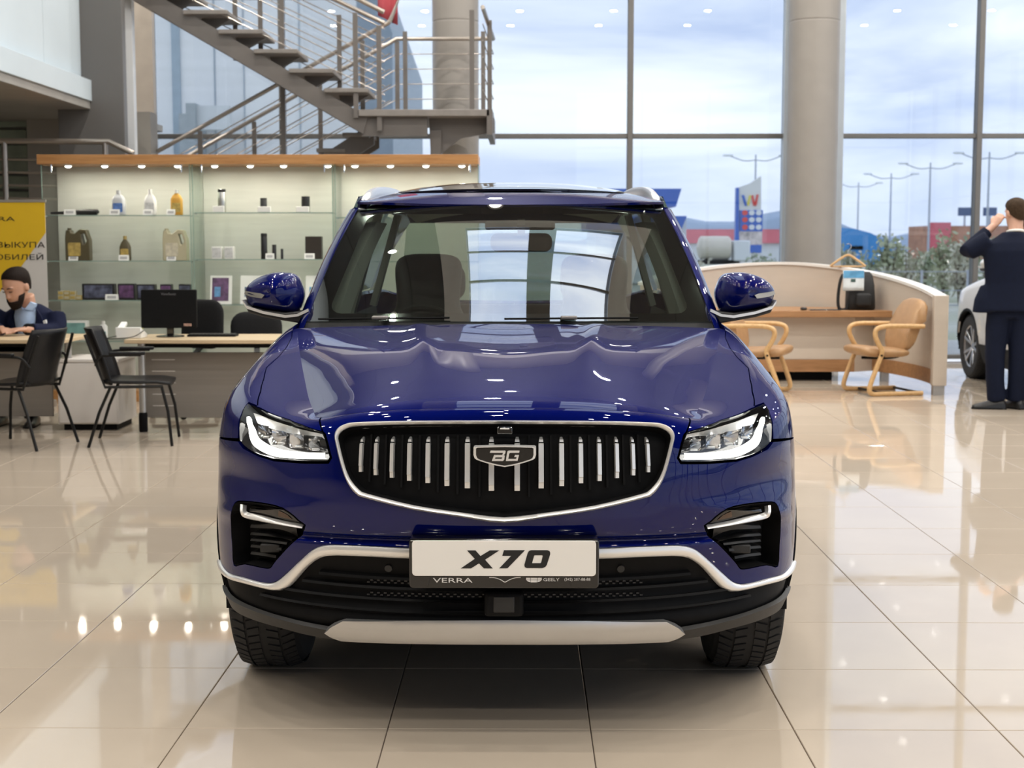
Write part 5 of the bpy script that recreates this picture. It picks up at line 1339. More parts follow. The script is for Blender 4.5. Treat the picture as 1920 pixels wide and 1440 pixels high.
office_chair('black office chair the seated man sits on', (-4.28, 11.86, 0), 0, .86)
# roll-up banner
BY = 12.45; bx1 = at_y(86, 450, BY).x; o = thing('roll_up_banner', 'yellow and white roll-up banner behind the seated man', 'banner', (bx1 - .45, BY, 0))
bt = at_y(40, 379, BY).z; yel = mat('banner_yellow', (.72, .47, .015), .5, vary=.02); whi = mat('banner_white', (.66, .64, .61), .5, vary=.02)
def bp(px, py): q = at_y(px, py, BY); return (q.x - (bx1 - .45), q.z)
xr = .45; xl = -.45
d0 = bp(86, 436); d1 = bp(36, 505); d1b = (bp(-20, 570)[0], bp(-20, 570)[1])
MB().prism([(xl, .06), (xr, .06), (xr, bt), (xl, bt)], lambda a, b_: (a, .004, b_), lambda a, b_: (a, .008, b_)).build('banner_sheet', whi, o)
MB().prism([(xl, bt - .002), (xr, bt - .002), (xr, d0[1]), (d1[0], d1[1]), (d1b[0], d1b[1]), (xl, d1b[1] - .10)][::-1], lambda a, b_: (a, .001, b_), lambda a, b_: (a, .004, b_)).build('yellow_field', yel, o)
MB().box(xl - .02, xr + .02, -.06, .10, 0, .06).build('banner_base', leg_silver, o, bevel=.006); MB().box(xl - .01, xr + .01, -.004, .014, bt, bt + .022).build('banner_rail', leg_silver, o)
MB().cyl((0, .03, .05), (0, .03, bt), .010, n=8).build('banner_pole', leg_silver, o)
def btext(s_, pxr, py, hpx, wpx, nm='banner_lettering'):
    me = text_mesh(s_, .1, extrude=.0006, align='RIGHT'); xs_ = [v.co.x for v in me.vertices]; ys_ = [v.co.y for v in me.vertices]
    cy_ = (max(ys_) + min(ys_)) / 2; hh = hpx * 12.6 / 2680; ww = wpx * 12.6 / 2668
    me.transform(Matrix.Translation((-max(xs_), -cy_, 0))); me.transform(Matrix.Diagonal((ww / (max(xs_) - min(xs_)), hh / (max(ys_) - min(ys_)), 1, 1))); me.transform(FRONT); me.materials.append(inkb)
    a = bp(pxr, py); link_mesh(nm, me, o, (a[0], -.0005, a[1]))
btext('VERRA', 28, 410.5, 8, 76); btext('ОТДЕЛ ВЫКУПА', 84, 460, 13, 172); btext('АВТОМОБИЛЕЙ', 81, 480.5, 13, 168)
me = text_mesh('ВЫКУП С ПРОБЕГОМ', .1); bpy.data.meshes.remove(me)

# ================================================================== reception on the right
RCY = 15.2
cream = mat('cream_laminate', (.56, .49, .42), .45, vary=.03, aniso=(1, 1, 6), scale=3); toplam = mat('white_edge_laminate', (.80, .78, .75), .35, vary=.01); walnut = wood('walnut_band', (.30, .15, .06), (.42, .22, .10), .4, (2, 20, 20))
arc = smooth_line([(3.98, 13.55, .925), (3.97, 14.2, 1.0), (3.82, 14.95, 1.09), (3.50, 15.55, 1.165), (3.02, 15.95, 1.215), (2.45, 16.0, 1.20), (1.95, 15.75, 1.155), (1.50, 15.3, 1.09), (1.25, 14.7, 1.02)], 5)
o = thing('reception_counter', 'curved cream reception partition with an arched white top edge', 'counter', (2.7, 14.8, 0))
def arc_off(k, d):
    a, b_ = Vector(arc[max(k - 1, 0)]), Vector(arc[min(k + 1, len(arc) - 1)]); t_ = (b_ - a); t_.z = 0; t_.normalize(); n = Vector((t_.y, -t_.x, 0)); p = Vector(arc[k]); return p + n * d - Vector((2.7, 14.8, 0))
rows_i = []; 
for k in range(len(arc)):
    pi, po = arc_off(k, -.04), arc_off(k, .04); rows_i.append([(pi.x, pi.y, .11), (pi.x, pi.y, pi.z), (po.x, po.y, po.z), (po.x, po.y, .11)])
MB().loft(rows_i).build('partition', cream, o, smooth=40)
rt = []
for k in range(len(arc)):
    pi, po = arc_off(k, -.055), arc_off(k, .065); rt.append([(pi.x, pi.y, pi.z), (pi.x, pi.y, pi.z + .03), (po.x, po.y, pi.z + .03), (po.x, po.y, pi.z)])
MB().loft(rt).build('top_edge', toplam, o, smooth=40)
rk = []
for k in range(len(arc)):
    pi, po = arc_off(k, -.05), arc_off(k, .03); rk.append([(pi.x, pi.y, .10), (pi.x, pi.y, .24), (po.x, po.y, .24), (po.x, po.y, .10)])
MB().loft(rk).build('kick_band', walnut, o, smooth=40)
e0 = arc_off(0, 0); MB().box(e0.x - .06, e0.x + .075, e0.y - .02, e0.y + .06, .09, e0.z + .03).build('end_post', cream, o, bevel=.004); MB().box(e0.x - .05, e0.x + .06, e0.y - .01, e0.y + .05, 0, .09).build('end_foot', leg_silver, o)
for k in (10, 20, 30): p = arc_off(k, 0); MB().box(p.x - .04, p.x + .04, p.y - .04, p.y + .04, 0, .11).build('foot', leg_silver, o)
o = thing('reception_desk', 'cream reception desk with a walnut worktop inside the curve', 'desk', (2.8, 15.05, 0))
MB().prism([(-1.35, -.30), (1.12, -.30), (1.10, .10), (.75, .45), (.2, .72), (-.6, .66), (-1.2, .2)], lambda a, b_: (a, b_, .685), lambda a, b_: (a, b_, .755)).build('worktop', walnut, o, bevel=.006)
MB().box(-1.20, .70, -.10, -.07, .23, .685).build('front_panel', cream, o, bevel=.003); MB().box(-1.20, .70, -.11, -.06, .10, .23).build('kick_band', walnut, o, bevel=.003)
MB().prism([(.70, -.10), (1.08, .12), (1.08, .15), (.70, -.07)], lambda a, b_: (a, b_, .10), lambda a, b_: (a, b_, .685)).build('side_panel', cream, o)
MB().box(-.75, -.45, .05, .35, 0, .10).build('footrest', blackp, o); MB().box(-.1, .5, .05, .4, 0, .08).build('cable_box', blackp, o)
# bentwood armchairs
tan = mat('tan_leather', (.40, .235, .115), .38, vary=.08, scale=12); beech = wood('beech_bentwood', (.52, .31, .13), (.62, .40, .19), .35, (4, 20, 20))
def bent_chair(label, loc, rz):
    o = thing('bentwood_armchair', label, 'chair', loc, rz, 'tan armchairs at the reception')
    def cush(nm, P_, w):
        rings = []; cxx = sum(p[0] for p in P_) / len(P_); czz = sum(p[1] for p in P_) / len(P_)
        for k in range(9):
            a = PI * k / 8; x = -w / 2 * math.cos(a); s_ = max(math.sin(a) ** .3, .15); rings.append([(x, cxx + (y - cxx) * (1 - (1 - s_) * .35), czz + (z - czz) * s_) for y, z in P_])
        return MB().loft(rings).build(nm, tan, o, smooth=60)
    cush('seat', smooth_line([(.29, .40), (.30, .46), (.22, .475), (0, .45), (-.16, .44), (-.20, .40), (-.14, .36), (.1, .36), (.22, .37)], 3, True), .50)
    cush('backrest', smooth_line([(-.14, .40), (-.16, .55), (-.22, .75), (-.30, .90), (-.35, .92), (-.37, .88), (-.33, .74), (-.27, .55), (-.22, .42)], 3, True), .48)
    MB().tube(smooth_line([(0, .2, .35), (0, -.1, .345), (0, -.22, .38), (0, -.275, .5), (0, -.34, .75)], 4), .014, 8).build('back_shell', blackp, o)
    for sx in (-1, 1):
        x = sx * .275
        MB().tube(smooth_line([(x, -.30, .66), (x, -.1, .665), (x, .10, .665), (x, .19, .64), (x, .205, .58), (x, .17, .50), (x, .13, .42), (x, .18, .28), (x, .24, .12), (x, .25, .05), (x, .21, .022), (x, .12, .02), (x, -.15, .02), (x, -.30, .02)], 4), .023, 10).build('side_frame', beech, o, smooth=60)
        MB().cyl((x - .03, .145, .39), (x + .03, .145, .39), .010, n=10).build('bolt', blackp, o)
    for y in (.10, -.28): MB().cyl((-.275, y, .025), (.275, y, .025), .012, n=8).build('crossbar', tubem, o)
    MB().bar((-.27, .12, .37), (.27, .12, .37), .04, .02).build('seat_rail', tubem, o)
cp_ = at_z(1650, 737); bent_chair('tan leather bentwood armchair facing left before the curved partition', (cp_.x, cp_.y, 0), math.radians(103))
cp_ = at_z(1422, 737); bent_chair('tan leather bentwood armchair half hidden by the blue car\'s wing', (cp_.x, cp_.y, 0), math.radians(-112))
bent_chair('tan leather bentwood armchair behind the reception worktop', (2.55, 15.3, 0), math.radians(200))
# things on the reception desk
bgp = at_y(1603, 560, 14.95); o = thing('rucksack', 'black rucksack standing on the reception worktop', 'bag', (bgp.x, 14.95, .755))
bagm = mat('black_nylon', (.009, .009, .010), .7, vary=.15, scale=20)
bw = (at_y(1637, 540, 14.95).x - at_y(1567, 540, 14.95).x) / 2
rings = []
for z, s_, d in ((0, .95, .09), (.02, 1.0, .11), (.12, .98, .12), (.26, .95, .10), (.36, .88, .07), (.40, .75, .04)): rings.append([(x * s_, y, z) for x, y in rrect(2 * bw * .72, 2 * d, .04, 4, bw * .28, 0)])
MB().loft(rings).build('bag_body', bagm, o, smooth=60); MB().tube(smooth_line([(-bw * .25, -.02, .38), (-bw * .75, -.04, .36), (-bw * .95, -.05, .18), (-bw * .9, -.05, .02), (-bw * .5, -.06, .02), (-bw * .35, -.06, .15)], 4), .018, 8).build('strap', bagm, o)
pillow(MB(), rrect(.16, .14, .03, 4, bw * .3, .11), lambda a, b_, d: (a, -.13 + d, b_), .06).build('front_pocket', bagm, o, smooth=70)
lfx = at_y(1604, 525, 14.7); lz0, lz1 = at_y(1600, 545, 14.78).z, at_y(1600, 507, 14.78).z; o = thing('leaflet', 'blue and white leaflet hanging in front of the rucksack', 'leaflet', (lfx.x, 14.78, lz0)); lw = .11
sheet = MB().grid([[(x, .02 * math.sin(3 * x / lw) + .006, z) for x in np.linspace(-lw, lw, 9)] for z in np.linspace(0, lz1 - lz0, 6)]).build('sheet', mat('leaflet_white', (.72, .78, .82), .4, vary=.1, scale=8), o); sheet.modifiers.new('t', 'SOLIDIFY').thickness = .003
MB().grid([[(x, .02 * math.sin(3 * x / lw) + .001, z) for x in np.linspace(-lw * .98, lw * .98, 9)] for z in np.linspace((lz1 - lz0) * .62, (lz1 - lz0) * .99, 4)]).build('leaflet_sky', mat('leaflet_blue', (.12, .36, .62), .4, vary=.3, scale=8), o)
MB().grid([[(x, .02 * math.sin(3 * x / lw) + .001, z) for x in np.linspace(-lw * .3, lw * .2, 5)] for z in np.linspace((lz1 - lz0) * .42, (lz1 - lz0) * .58, 3)]).build('leaflet_picture', mat('leaflet_dark', (.05, .10, .09), .4, vary=.3, scale=20), o)
hg = at_y(1590, 486, 15.5); o = thing('coat_hanger', 'pale wooden coat hanger resting on the partition above the rucksack', 'hanger', (hg.x, 15.5, hg.z))
hx = .19; MB().tube(smooth_line([(-hx, 0, -.075), (-hx * .5, 0, -.005), (0, 0, .045), (hx * .5, 0, -.005), (hx, 0, -.075)], 5), .013, 8).build('arms', beech, o); MB().cyl((-hx, 0, -.078), (hx, 0, -.078), .009, n=8).build('trouser_bar', beech, o)
MB().tube(smooth_line([(0, 0, .05), (0, 0, .09), (.025, 0, .12), (.03, 0, .15), (0, 0, .17), (-.025, 0, .155)], 4), .004, 6).build('hook', chrome, o)
mq = at_y(1507, 575, 14.85); o = thing('computer_mouse', 'small grey computer mouse on the walnut worktop', 'mouse', (mq.x, 14.85, .755)); pillow(MB(), rrect(.062, .10, .025), lambda a, b_, d: (a, b_, .016 + d), .034).build('shell', greyp, o, smooth=70); MB().box(-.003, .003, -.035, -.015, .028, .035).build('wheel', satin, o)
mq = at_y(1545, 575, 14.86); o = thing('tablet', 'thin dark tablet lying beside the rucksack', 'tablet', (mq.x, 14.84, .755)); MB().box(-.16, .16, -.07, .07, 0, .012).build('case', gloss_black, o, bevel=.004); MB().box(-.15, .15, -.06, .06, .0121, .013).build('screen', dark_glass, o)

# ================================================================== white car by the window
white = copy_tree(car, None, skip=('plate_frame', 'badge'))
tag(white, 'white SUV facing the windows, half hidden by the standing man', 'car')
white_paint = mat('pearl_white_paint', (.62, .59, .55), .3, coat=1.0, vary=0.0)
wa = at_z(1816, 709)
white.rotation_euler = (0, 0, PI); white.location = (wa.x + .785 + .10, wa.y + AX_F + .0, 0)
def repaint(o):
    if o.type == 'MESH':
        for s_ in o.material_slots:
            if s_.material in (paint,): s_.link = 'OBJECT'; s_.material = white_paint
            elif s_.material == drl_m: s_.link = 'OBJECT'; s_.material = satin
    for c_ in o.children: repaint(c_)
repaint(white)
# ================================================================== people
skin_m = mat('skin', (.52, .29, .20), .5, vary=.08, scale=10); skin2 = mat('skin_fair', (.58, .34, .25), .5, vary=.08, scale=10)
navy = mat('navy_suit_cloth', (.004, .007, .030), .8, vary=.12, scale=40, spec=.2); navy2 = mat('dark_navy_cloth', (.003, .006, .020), .8, vary=.12, scale=40, spec=.2); hair_d = mat('dark_brown_hair', (.012, .007, .005), .7, vary=.3, scale=60, spec=.15); hair_b = mat('brown_hair', (.045, .028, .016), .7, vary=.3, scale=60, spec=.15); shirt_b = mat('pale_blue_shirt', (.36, .48, .68), .7, vary=.06, scale=30); shoe_m = mat('black_shoe_leather', (.012, .011, .011), .3, vary=.1)
def remesh(o, v=.010, it=4):
    m = o.modifiers.new('fuse', 'REMESH'); m.mode = 'VOXEL'; m.voxel_size = v; m.use_smooth_shade = True
    s_ = o.modifiers.new('soften', 'SMOOTH'); s_.factor = .5; s_.iterations = it
    return o
def ell(cx, cy, cz, rx, ry, n=20, tilt=0.0): return [(cx + rx * math.cos(a), cy + ry * math.sin(a), cz + tilt * ry * math.sin(a)) for a in np.linspace(0, 2 * PI, n + 1)[:-1]]
def blob(mb, c, r, n=12, M=None):
    rings = []
    for k in range(n + 1):
        a = PI * k / n; s_ = max(math.sin(a), .03); rings.append([Vector((r[0] * s_ * math.cos(t_), r[1] * s_ * math.sin(t_), -r[2] * math.cos(a))) for t_ in np.linspace(0, 2 * PI, 17)[:-1]])
    M = M or Matrix(); return mb.loft([[(M @ p) + Vector(c) for p in r_] for r_ in rings])
SK = [(0, .30, .30, -.055), (.05, .48, .46, -.045), (.14, .64, .66, -.03), (.26, .78, .80, -.015), (.40, .90, .94, -.004), (.55, .98, 1.0, .006), (.70, 1.0, 1.02, .01), (.82, .90, .93, .012), (.92, .68, .70, .012), (.98, .36, .38, .012), (1, .08, .08, .012)]
def head(mb, c, M, h=.245, w=.078, d=.098):
    """skull with jaw, nose, ears, brow; faces local -y; c = chin"""
    P = lambda x, y, z: (M @ Vector((x, y, z))) + Vector(c)
    mb.loft([[P(w * a * math.cos(t_), d * b_ * math.sin(t_) + o_, f * h) for t_ in np.linspace(0, 2 * PI, 25)[:-1]] for f, a, b_, o_ in SK])
    mb.loft([[P(x, y, z) for x, y, z in r_] for r_ in ([(-.008, -d * .92, .138), (.008, -d * .92, .138), (.006, -d * .6, .138), (-.006, -d * .6, .138)], [(-.011, -d - .012, .108), (.011, -d - .012, .108), (.012, -d * .6, .108), (-.012, -d * .6, .108)], [(-.016, -d - .018, .085), (.016, -d - .018, .085), (.016, -d * .6, .085), (-.016, -d * .6, .085)], [(-.012, -d * .9, .074), (.012, -d * .9, .074), (.012, -d * .6, .074), (-.012, -d * .6, .074)])])
    for sx in (-1, 1):
        blob(mb, P(sx * (w + .004), .012, .118), (.010, .020, .032), 8, M); blob(mb, P(sx * .030, -d * .90, .150), (.022, .014, .007), 6, M)
    blob(mb, P(0, -d * .86, .048), (.026, .016, .006), 6, M); blob(mb, P(0, -d * .86, .037), (.024, .016, .007), 6, M); blob(mb, P(0, -d * .66, .012), (.022, .020, .014), 6, M)
    return P
def hair(o_parent, c, M, m, h=.245, w=.078, d=.098, low=.5, front=.80):
    P = lambda x, y, z: (M @ Vector((x, y, z))) + Vector(c); rings = []
    for k in range(10):
        q = k / 9; row = []
        for t_ in np.linspace(0, 2 * PI, 33)[:-1]:
            fr = max(0, -math.sin(t_)); sd = abs(math.cos(t_)); bk = max(0, math.sin(t_)); lo = .56 + (front - .56) * fr ** .5 - (.56 - low) * bk ** .7
            f = lo + (1.0 - lo) * math.sin(PI / 2 * q); a = np.interp(f, [s_[0] for s_ in SK], [s_[1] for s_ in SK]); b_ = np.interp(f, [s_[0] for s_ in SK], [s_[2] for s_ in SK]); g_ = .007 + .006 * math.sin(PI * q)
            row.append(P((w * a + g_) * math.cos(t_), (d * b_ + g_) * math.sin(t_) + .010, f * h + .013 * q))
        rings.append(row)
    ins = [P(0, .01, h * .9)] * 32
    return MB().loft([[Vector(p).lerp(Vector(P(0, .01, h * .6)), .10) for p in rings[0]]] + rings).build('hair', m, o_parent, smooth=60)
def hand(mb, wrist, dirv, up, s_=1.0, curl=.5, mirror=1):
    """palm and five bent fingers: dirv along the hand, up = back of the hand"""
    d = Vector(dirv).normalized(); u = Vector(up); u = (u - d * u.dot(d)).normalized(); sd = d.cross(u) * mirror
    w = Vector(wrist); P = lambda a, b_, c_: w + d * a * s_ + sd * b_ * s_ + u * c_ * s_
    mb.loft([[P(a, b_ * bw, c_ * th) for b_, c_ in ((-1, -.6), (0, -1), (1, -.6), (1, .6), (0, 1), (-1, .6))] for a, bw, th in ((-.03, .026, .020), (.0, .028, .018), (.04, .040, .016), (.085, .042, .014), (.095, .036, .010))])
    for b_, l in ((-.031, .068), (-.0105, .078), (.0105, .074), (.031, .056)):
        pts = [P(.075, b_, 0)]; ang = 0; a, c_ = .085, 0
        for k in range(3):
            ang += curl * (.5 if k == 0 else .8); st_ = l * (.45, .32, .26)[k]; a += st_ * math.cos(ang); c_ -= st_ * math.sin(ang); pts.append(P(a, b_ * 1.05, c_))
        mb.tube(pts, [.0095 * s_, .0090 * s_, .0085 * s_, .0070 * s_], 8)
    mb.tube([P(.012, -.026, -.004), P(.045, -.052, -.010), P(.070, -.058, -.018), P(.090, -.054, -.024)], [.013 * s_, .011 * s_, .010 * s_, .008 * s_], 8)
# ---- standing man, seen from behind
mp_ = at_z(1887, 767); man = thing('person', 'man in a dark navy suit standing with his back turned beside the white car', 'person', (mp_.x, mp_.y, 0), math.radians(-4))
Mh = Matrix.Rotation(PI + .35, 3, 'Z') @ Matrix.Rotation(math.radians(6), 3, 'X'); hc = (.035, .03, 1.585)
bd = MB(); head(bd, hc, Mh); bd.tube([(.02, .0, 1.40), (.03, .01, 1.52), (.035, .02, 1.66)], [.075, .062, .06], 14)
LA = [(-.19, .0, 1.475), (-.365, .06, 1.375), (-.13, .12, 1.60)]; RA = [(.21, .0, 1.475), (.36, .08, 1.25), (.16, .10, 1.56)]
for A_, mi in ((LA, 1), (RA, -1)):
    bd.tube(smooth_line(A_, 4), [.055, .052, .05, .048, .046, .044, .040, .036, .032], 10); hand(bd, A_[2], Vector(A_[2]) - Vector(A_[1]) + Vector((0, 0, .12)), (mi * -.6, -1, .2), 1.0, .7, mi)
bd.loft([ell(0, 0, z, rx, ry) for z, rx, ry in ((.86, .15, .10), (1.0, .16, .11), (1.2, .16, .11), (1.40, .17, .10), (1.46, .10, .08))])
for sx in (-1, 1): bd.tube([(sx * .09, 0, .92), (sx * .095, -.01, .5), (sx * .10, .02, .06)], [.075, .055, .042], 12)
remesh(bd.build('body', skin2, man), .008)
jk = MB(); jk.loft([ell(.005, 0, z, rx, ry, 24) for z, rx, ry in ((.86, .275, .165), (.875, .275, .165), (.98, .245, .155), (1.10, .222, .145), (1.25, .235, .15), (1.38, .250, .148), (1.45, .225, .125), (1.505, .135, .095), (1.545, .085, .080))])
jk.tube(smooth_line(LA, 4)[:-1], [.088, .086, .082, .080, .076, .068, .060, .054], 14); jk.tube(smooth_line(RA, 4)[:-1], [.088, .086, .082, .080, .076, .068, .060, .054], 14)
jk.loft([ell(-.20, .02, z, rx, ry, 16) for z, rx, ry in ((.845, .115, .10), (.96, .10, .10), (1.08, .05, .06))])
remesh(jk.build('suit_jacket', navy2, man), .012)
MB().tube([Vector((.03 + .068 * math.cos(a), .01 + .066 * math.sin(a), 1.548 - .012 * math.sin(a))) for a in np.linspace(0, 2 * PI, 21)[:-1]], .012, 8, closed=True).build('shirt_collar', card_w, man)
tr = MB(); tr.loft([ell(0, 0, z, rx, ry, 20) for z, rx, ry in ((.80, .175, .12), (.92, .185, .125), (1.02, .18, .12))])
tr.tube([(-.085, 0, .90), (-.105, .0, .70), (-.115, -.005, .48), (-.105, .0, .25), (-.085, .01, .075)], [.105, .098, .085, .078, .080], 16); tr.tube([(.085, 0, .90), (.085, .0, .70), (.085, -.005, .48), (.085, .01, .25), (.085, .03, .075)], [.105, .098, .085, .078, .080], 16)
remesh(tr.build('trousers', navy2, man), .012)
def shoe(par, c, ang, l=.28):
    ca, sa = math.cos(ang), math.sin(ang); P = lambda a, b_, z: (c[0] + a * ca - b_ * sa, c[1] + a * sa + b_ * ca, z)
    sh = MB().loft([[P(a, b_ * w_, z0 + (z1 - z0) * zz) for b_, zz in ((-1, 0), (-1, .45), (-.6, .9), (0, 1), (.6, .9), (1, .45), (1, 0))] for a, w_, z0, z1 in ((-.09, .028, .0, .06), (-.07, .036, 0, .10), (-.02, .038, 0, .105), (.05, .040, 0, .080), (.12, .045, 0, .055), (.17, .038, 0, .042), (.195, .016, 0, .03))]).build('shoe', shoe_m, par, smooth=60)
    MB().loft([[P(a, b_ * (w_ + .004), z) for b_, z in ((-1, 0), (-1, .012), (1, .012), (1, 0))] for a, w_ in ((-.092, .028), (-.02, .038), (.05, .040), (.12, .045), (.17, .038), (.20, .014))]).build('sole', blackp, sh)
shoe(man, (-.10, -.01), math.radians(175)); shoe(man, (.085, .03), math.radians(118))
hair(man, hc, Mh, hair_b, low=.20, front=.84)
ph = MB().box(-.006, .006, -.035, .035, -.07, .07).build('phone', gloss_black, man, bevel=.006); ph.location = (.135, .06, 1.66); ph.rotation_euler = (0, .2, 1.2)
# ---- seated man at the desk
sm = thing('person', 'bearded man in a navy suit sitting at the desk and looking down', 'person', (-4.03, 11.62, 0))
S = 1.10
Ms = Matrix.Rotation(math.radians(-24), 3, 'Z') @ Matrix.Rotation(math.radians(24), 3, 'X') @ Matrix.Diagonal((1.18, 1.18, 1.18)); hc = (-.005, -.235, .965)
bd = MB(); PH = head(bd, hc, Ms); bd.tube([(0, -.08, .84), (0, -.13, .93), (.0, -.16, 1.03)], [.080, .068, .066], 14)
A1 = [(.195, -.07, .865), (.215, -.15, .735), (.07, -.40, .765)]; A2 = [(-.205, -.07, .865), (-.28, -.18, .735), (-.11, -.42, .765)]
for A_, mi in ((A1, -1), (A2, 1)):
    bd.tube(smooth_line(A_, 4), [.055, .052, .05, .048, .046, .044, .040, .036, .032], 10); hand(bd, A_[2], Vector(A_[2]) - Vector(A_[1]) + Vector((0, 0, -.03)), (0, -.1, 1), 1.1, .35, mi)
bd.loft([ell(0, -.05 * (z - .5) / .4, z, rx, ry) for z, rx, ry in ((.47, .15, .11), (.65, .16, .11), (.82, .17, .10), (.88, .10, .08))])
for sx in (-1, 1): bd.tube([(sx * .10, -.05, .52), (sx * .13, -.45, .50), (sx * .13, -.42, .08)], [.075, .058, .042], 12)
remesh(bd.build('body', skin_m, sm), .008)
jk = MB(); jk.loft([ell(0, y, z, rx, ry, 24) for z, rx, ry, y in ((.46, .20, .165, .02), (.58, .20, .16, .0), (.72, .215, .165, -.03), (.82, .228, .155, -.06), (.885, .20, .125, -.075), (.930, .13, .09, -.085), (.955, .085, .075, -.09))])
for A_ in (A1, A2): jk.tube(smooth_line(A_, 4)[:-1], [.092, .090, .088, .086, .080, .070, .062, .056], 14)
remesh(jk.build('suit_jacket', navy, sm), .011)
# shirt front showing in the open jacket
MB().grid([[(w_ * x, y - .030 * (1 - x * x), z) for x in np.linspace(-1, 1, 9)] for z, w_, y in ((.62, .04, -.172), (.70, .06, -.188), (.78, .078, -.202), (.86, .088, -.200), (.92, .085, -.170), (.965, .07, -.150))]).build('shirt', shirt_b, sm, smooth=60)
for sx in (-1, 1): MB().prism([(sx * .008, .915), (sx * .07, .90), (sx * .085, .955), (sx * .05, .975)], lambda a, b_: (a, -.232 + .5 * abs(a), b_), lambda a, b_: (a, -.17 + .3 * abs(a), b_)).build('shirt_collar', shirt_b, sm)
for sx in (-1, 1): MB().prism([(sx * .035, .62), (sx * .105, .84), (sx * .09, .93), (sx * .13, .86), (sx * .15, .80), (sx * .115, .78)], lambda a, b_: (a, -.226 + .25 * abs(abs(a) - .05), b_), lambda a, b_: (a, -.19 + .25 * abs(abs(a) - .05), b_)).build('lapel', navy, sm)
MB().prism([(.120, .775), (.175, .795), (.165, .83), (.135, .815)], lambda a, b_: (a, -.200, b_), lambda a, b_: (a, -.15, b_)).build('pocket_square', card_w, sm)
hair(sm, hc, Ms, hair_d, low=.25, front=.88)
# beard, brows, eyes
brd = []
for f, a, b_, o_ in SK[:4]:
    row = []
    for t_ in np.linspace(PI * .98, PI * 2.02, 17):
        g_ = .005; fz = f * (1.35 if abs(math.cos(t_)) > .8 else (.86 if f > .2 else 1)); row.append(PH((.078 * a + g_) * math.cos(t_), (.098 * b_ + g_) * math.sin(t_) + o_, fz * .245 - (.006 if f == 0 else 0)))
    brd.append(row)
bo = MB().grid(brd).build('beard', hair_d, sm, smooth=60); bo.modifiers.new('t', 'SOLIDIFY').thickness = .006
for sx in (-1, 1):
    MB().tube([PH(sx * .014, -.100, .152), PH(sx * .032, -.099, .157), PH(sx * .052, -.084, .150)], [.003, .0045, .002], 6).build('eyebrow', hair_d, sm)
    MB().tube([PH(sx * .018, -.094, .128), PH(sx * .031, -.095, .126), PH(sx * .044, -.088, .129)], [.002, .004, .002], 6).build('eyelid', hair_d, sm)
w0 = Vector(A1[2]).lerp(Vector(A1[1]), .13); MB().cyl(w0 - Vector((.018, -.016, 0)), w0 + Vector((.018, -.016, 0)), .047, n=18).build('watch', blackp, sm)
tr = MB(); tr.loft([ell(0, .0, z, rx, ry, 20) for z, rx, ry in ((.46, .20, .16), (.52, .20, .16), (.60, .19, .14))])
for sx in (-1, 1): tr.tube([(sx * .10, -.02, .53), (sx * .13, -.28, .54), (sx * .135, -.47, .50), (sx * .135, -.47, .35), (sx * .135, -.42, .08)], [.10, .095, .085, .075, .068], 14)
remesh(tr.build('trousers', navy, sm), .013)
shoe(sm, (-.135, -.46), math.radians(-95)); shoe(sm, (.135, -.46), math.radians(-85))
# ================================================================== outside the windows
gm = bpy.data.materials.new('forecourt_ground'); gm.use_nodes = True; t = gm.node_tree; b = t.nodes['Principled BSDF']; b.inputs['Roughness'].default_value = .9
ge = t.nodes.new('ShaderNodeNewGeometry'); n = t.nodes.new('ShaderNodeTexNoise'); n.inputs['Scale'].default_value = .12; n.inputs['Detail'].default_value = 6; r = t.nodes.new('ShaderNodeValToRGB')
r.color_ramp.elements[0].position = .42; r.color_ramp.elements[0].color = (.40, .42, .30, 1); r.color_ramp.elements[1].position = .6; r.color_ramp.elements[1].color = (.55, .54, .50, 1)
t.links.new(ge.outputs['Position'], n.inputs['Vector']); t.links.new(n.outputs['Fac'], r.inputs['Fac']); t.links.new(r.outputs['Color'], b.inputs['Base Color'])
struct(MB().box(-300, 300, -60, 420, -.6, -.14).build('ground', gm, smooth=0))
pav = struct(MB().box(-40, 60, 17.9, 22.5, -.14, -.06).build('pavement', mat('pale_paving', (.55, .54, .52), .8, vary=.08, scale=1.5), smooth=0))
# hills
hl_ = MB(); rows = []
for i in range(61):
    x = -220 + 440 * i / 60; h_ = 9 + 4 * math.sin(i * .37) + 2.5 * math.sin(i * 1.1 + 1) + random.uniform(-.6, .6); h_ *= .45 + .55 * (i / 60)
    rows.append([(x, 380, -1), (x, 385, h_ * .8), (x, 400, h_), (x, 420, -1)])
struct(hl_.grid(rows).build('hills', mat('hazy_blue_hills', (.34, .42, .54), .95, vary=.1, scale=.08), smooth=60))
sw_ = mat('white_render', (.74, .76, .78), .6, vary=.02, scale=.5); sb = mat('station_blue', (.02, .11, .50), .4, vary=.04, scale=.5); sr = mat('sign_red', (.70, .05, .04), .4, vary=0); siding = mat('pale_siding', (.93, .93, .92), .5, vary=.05, aniso=(.02, .02, 4.5), scale=1.0)
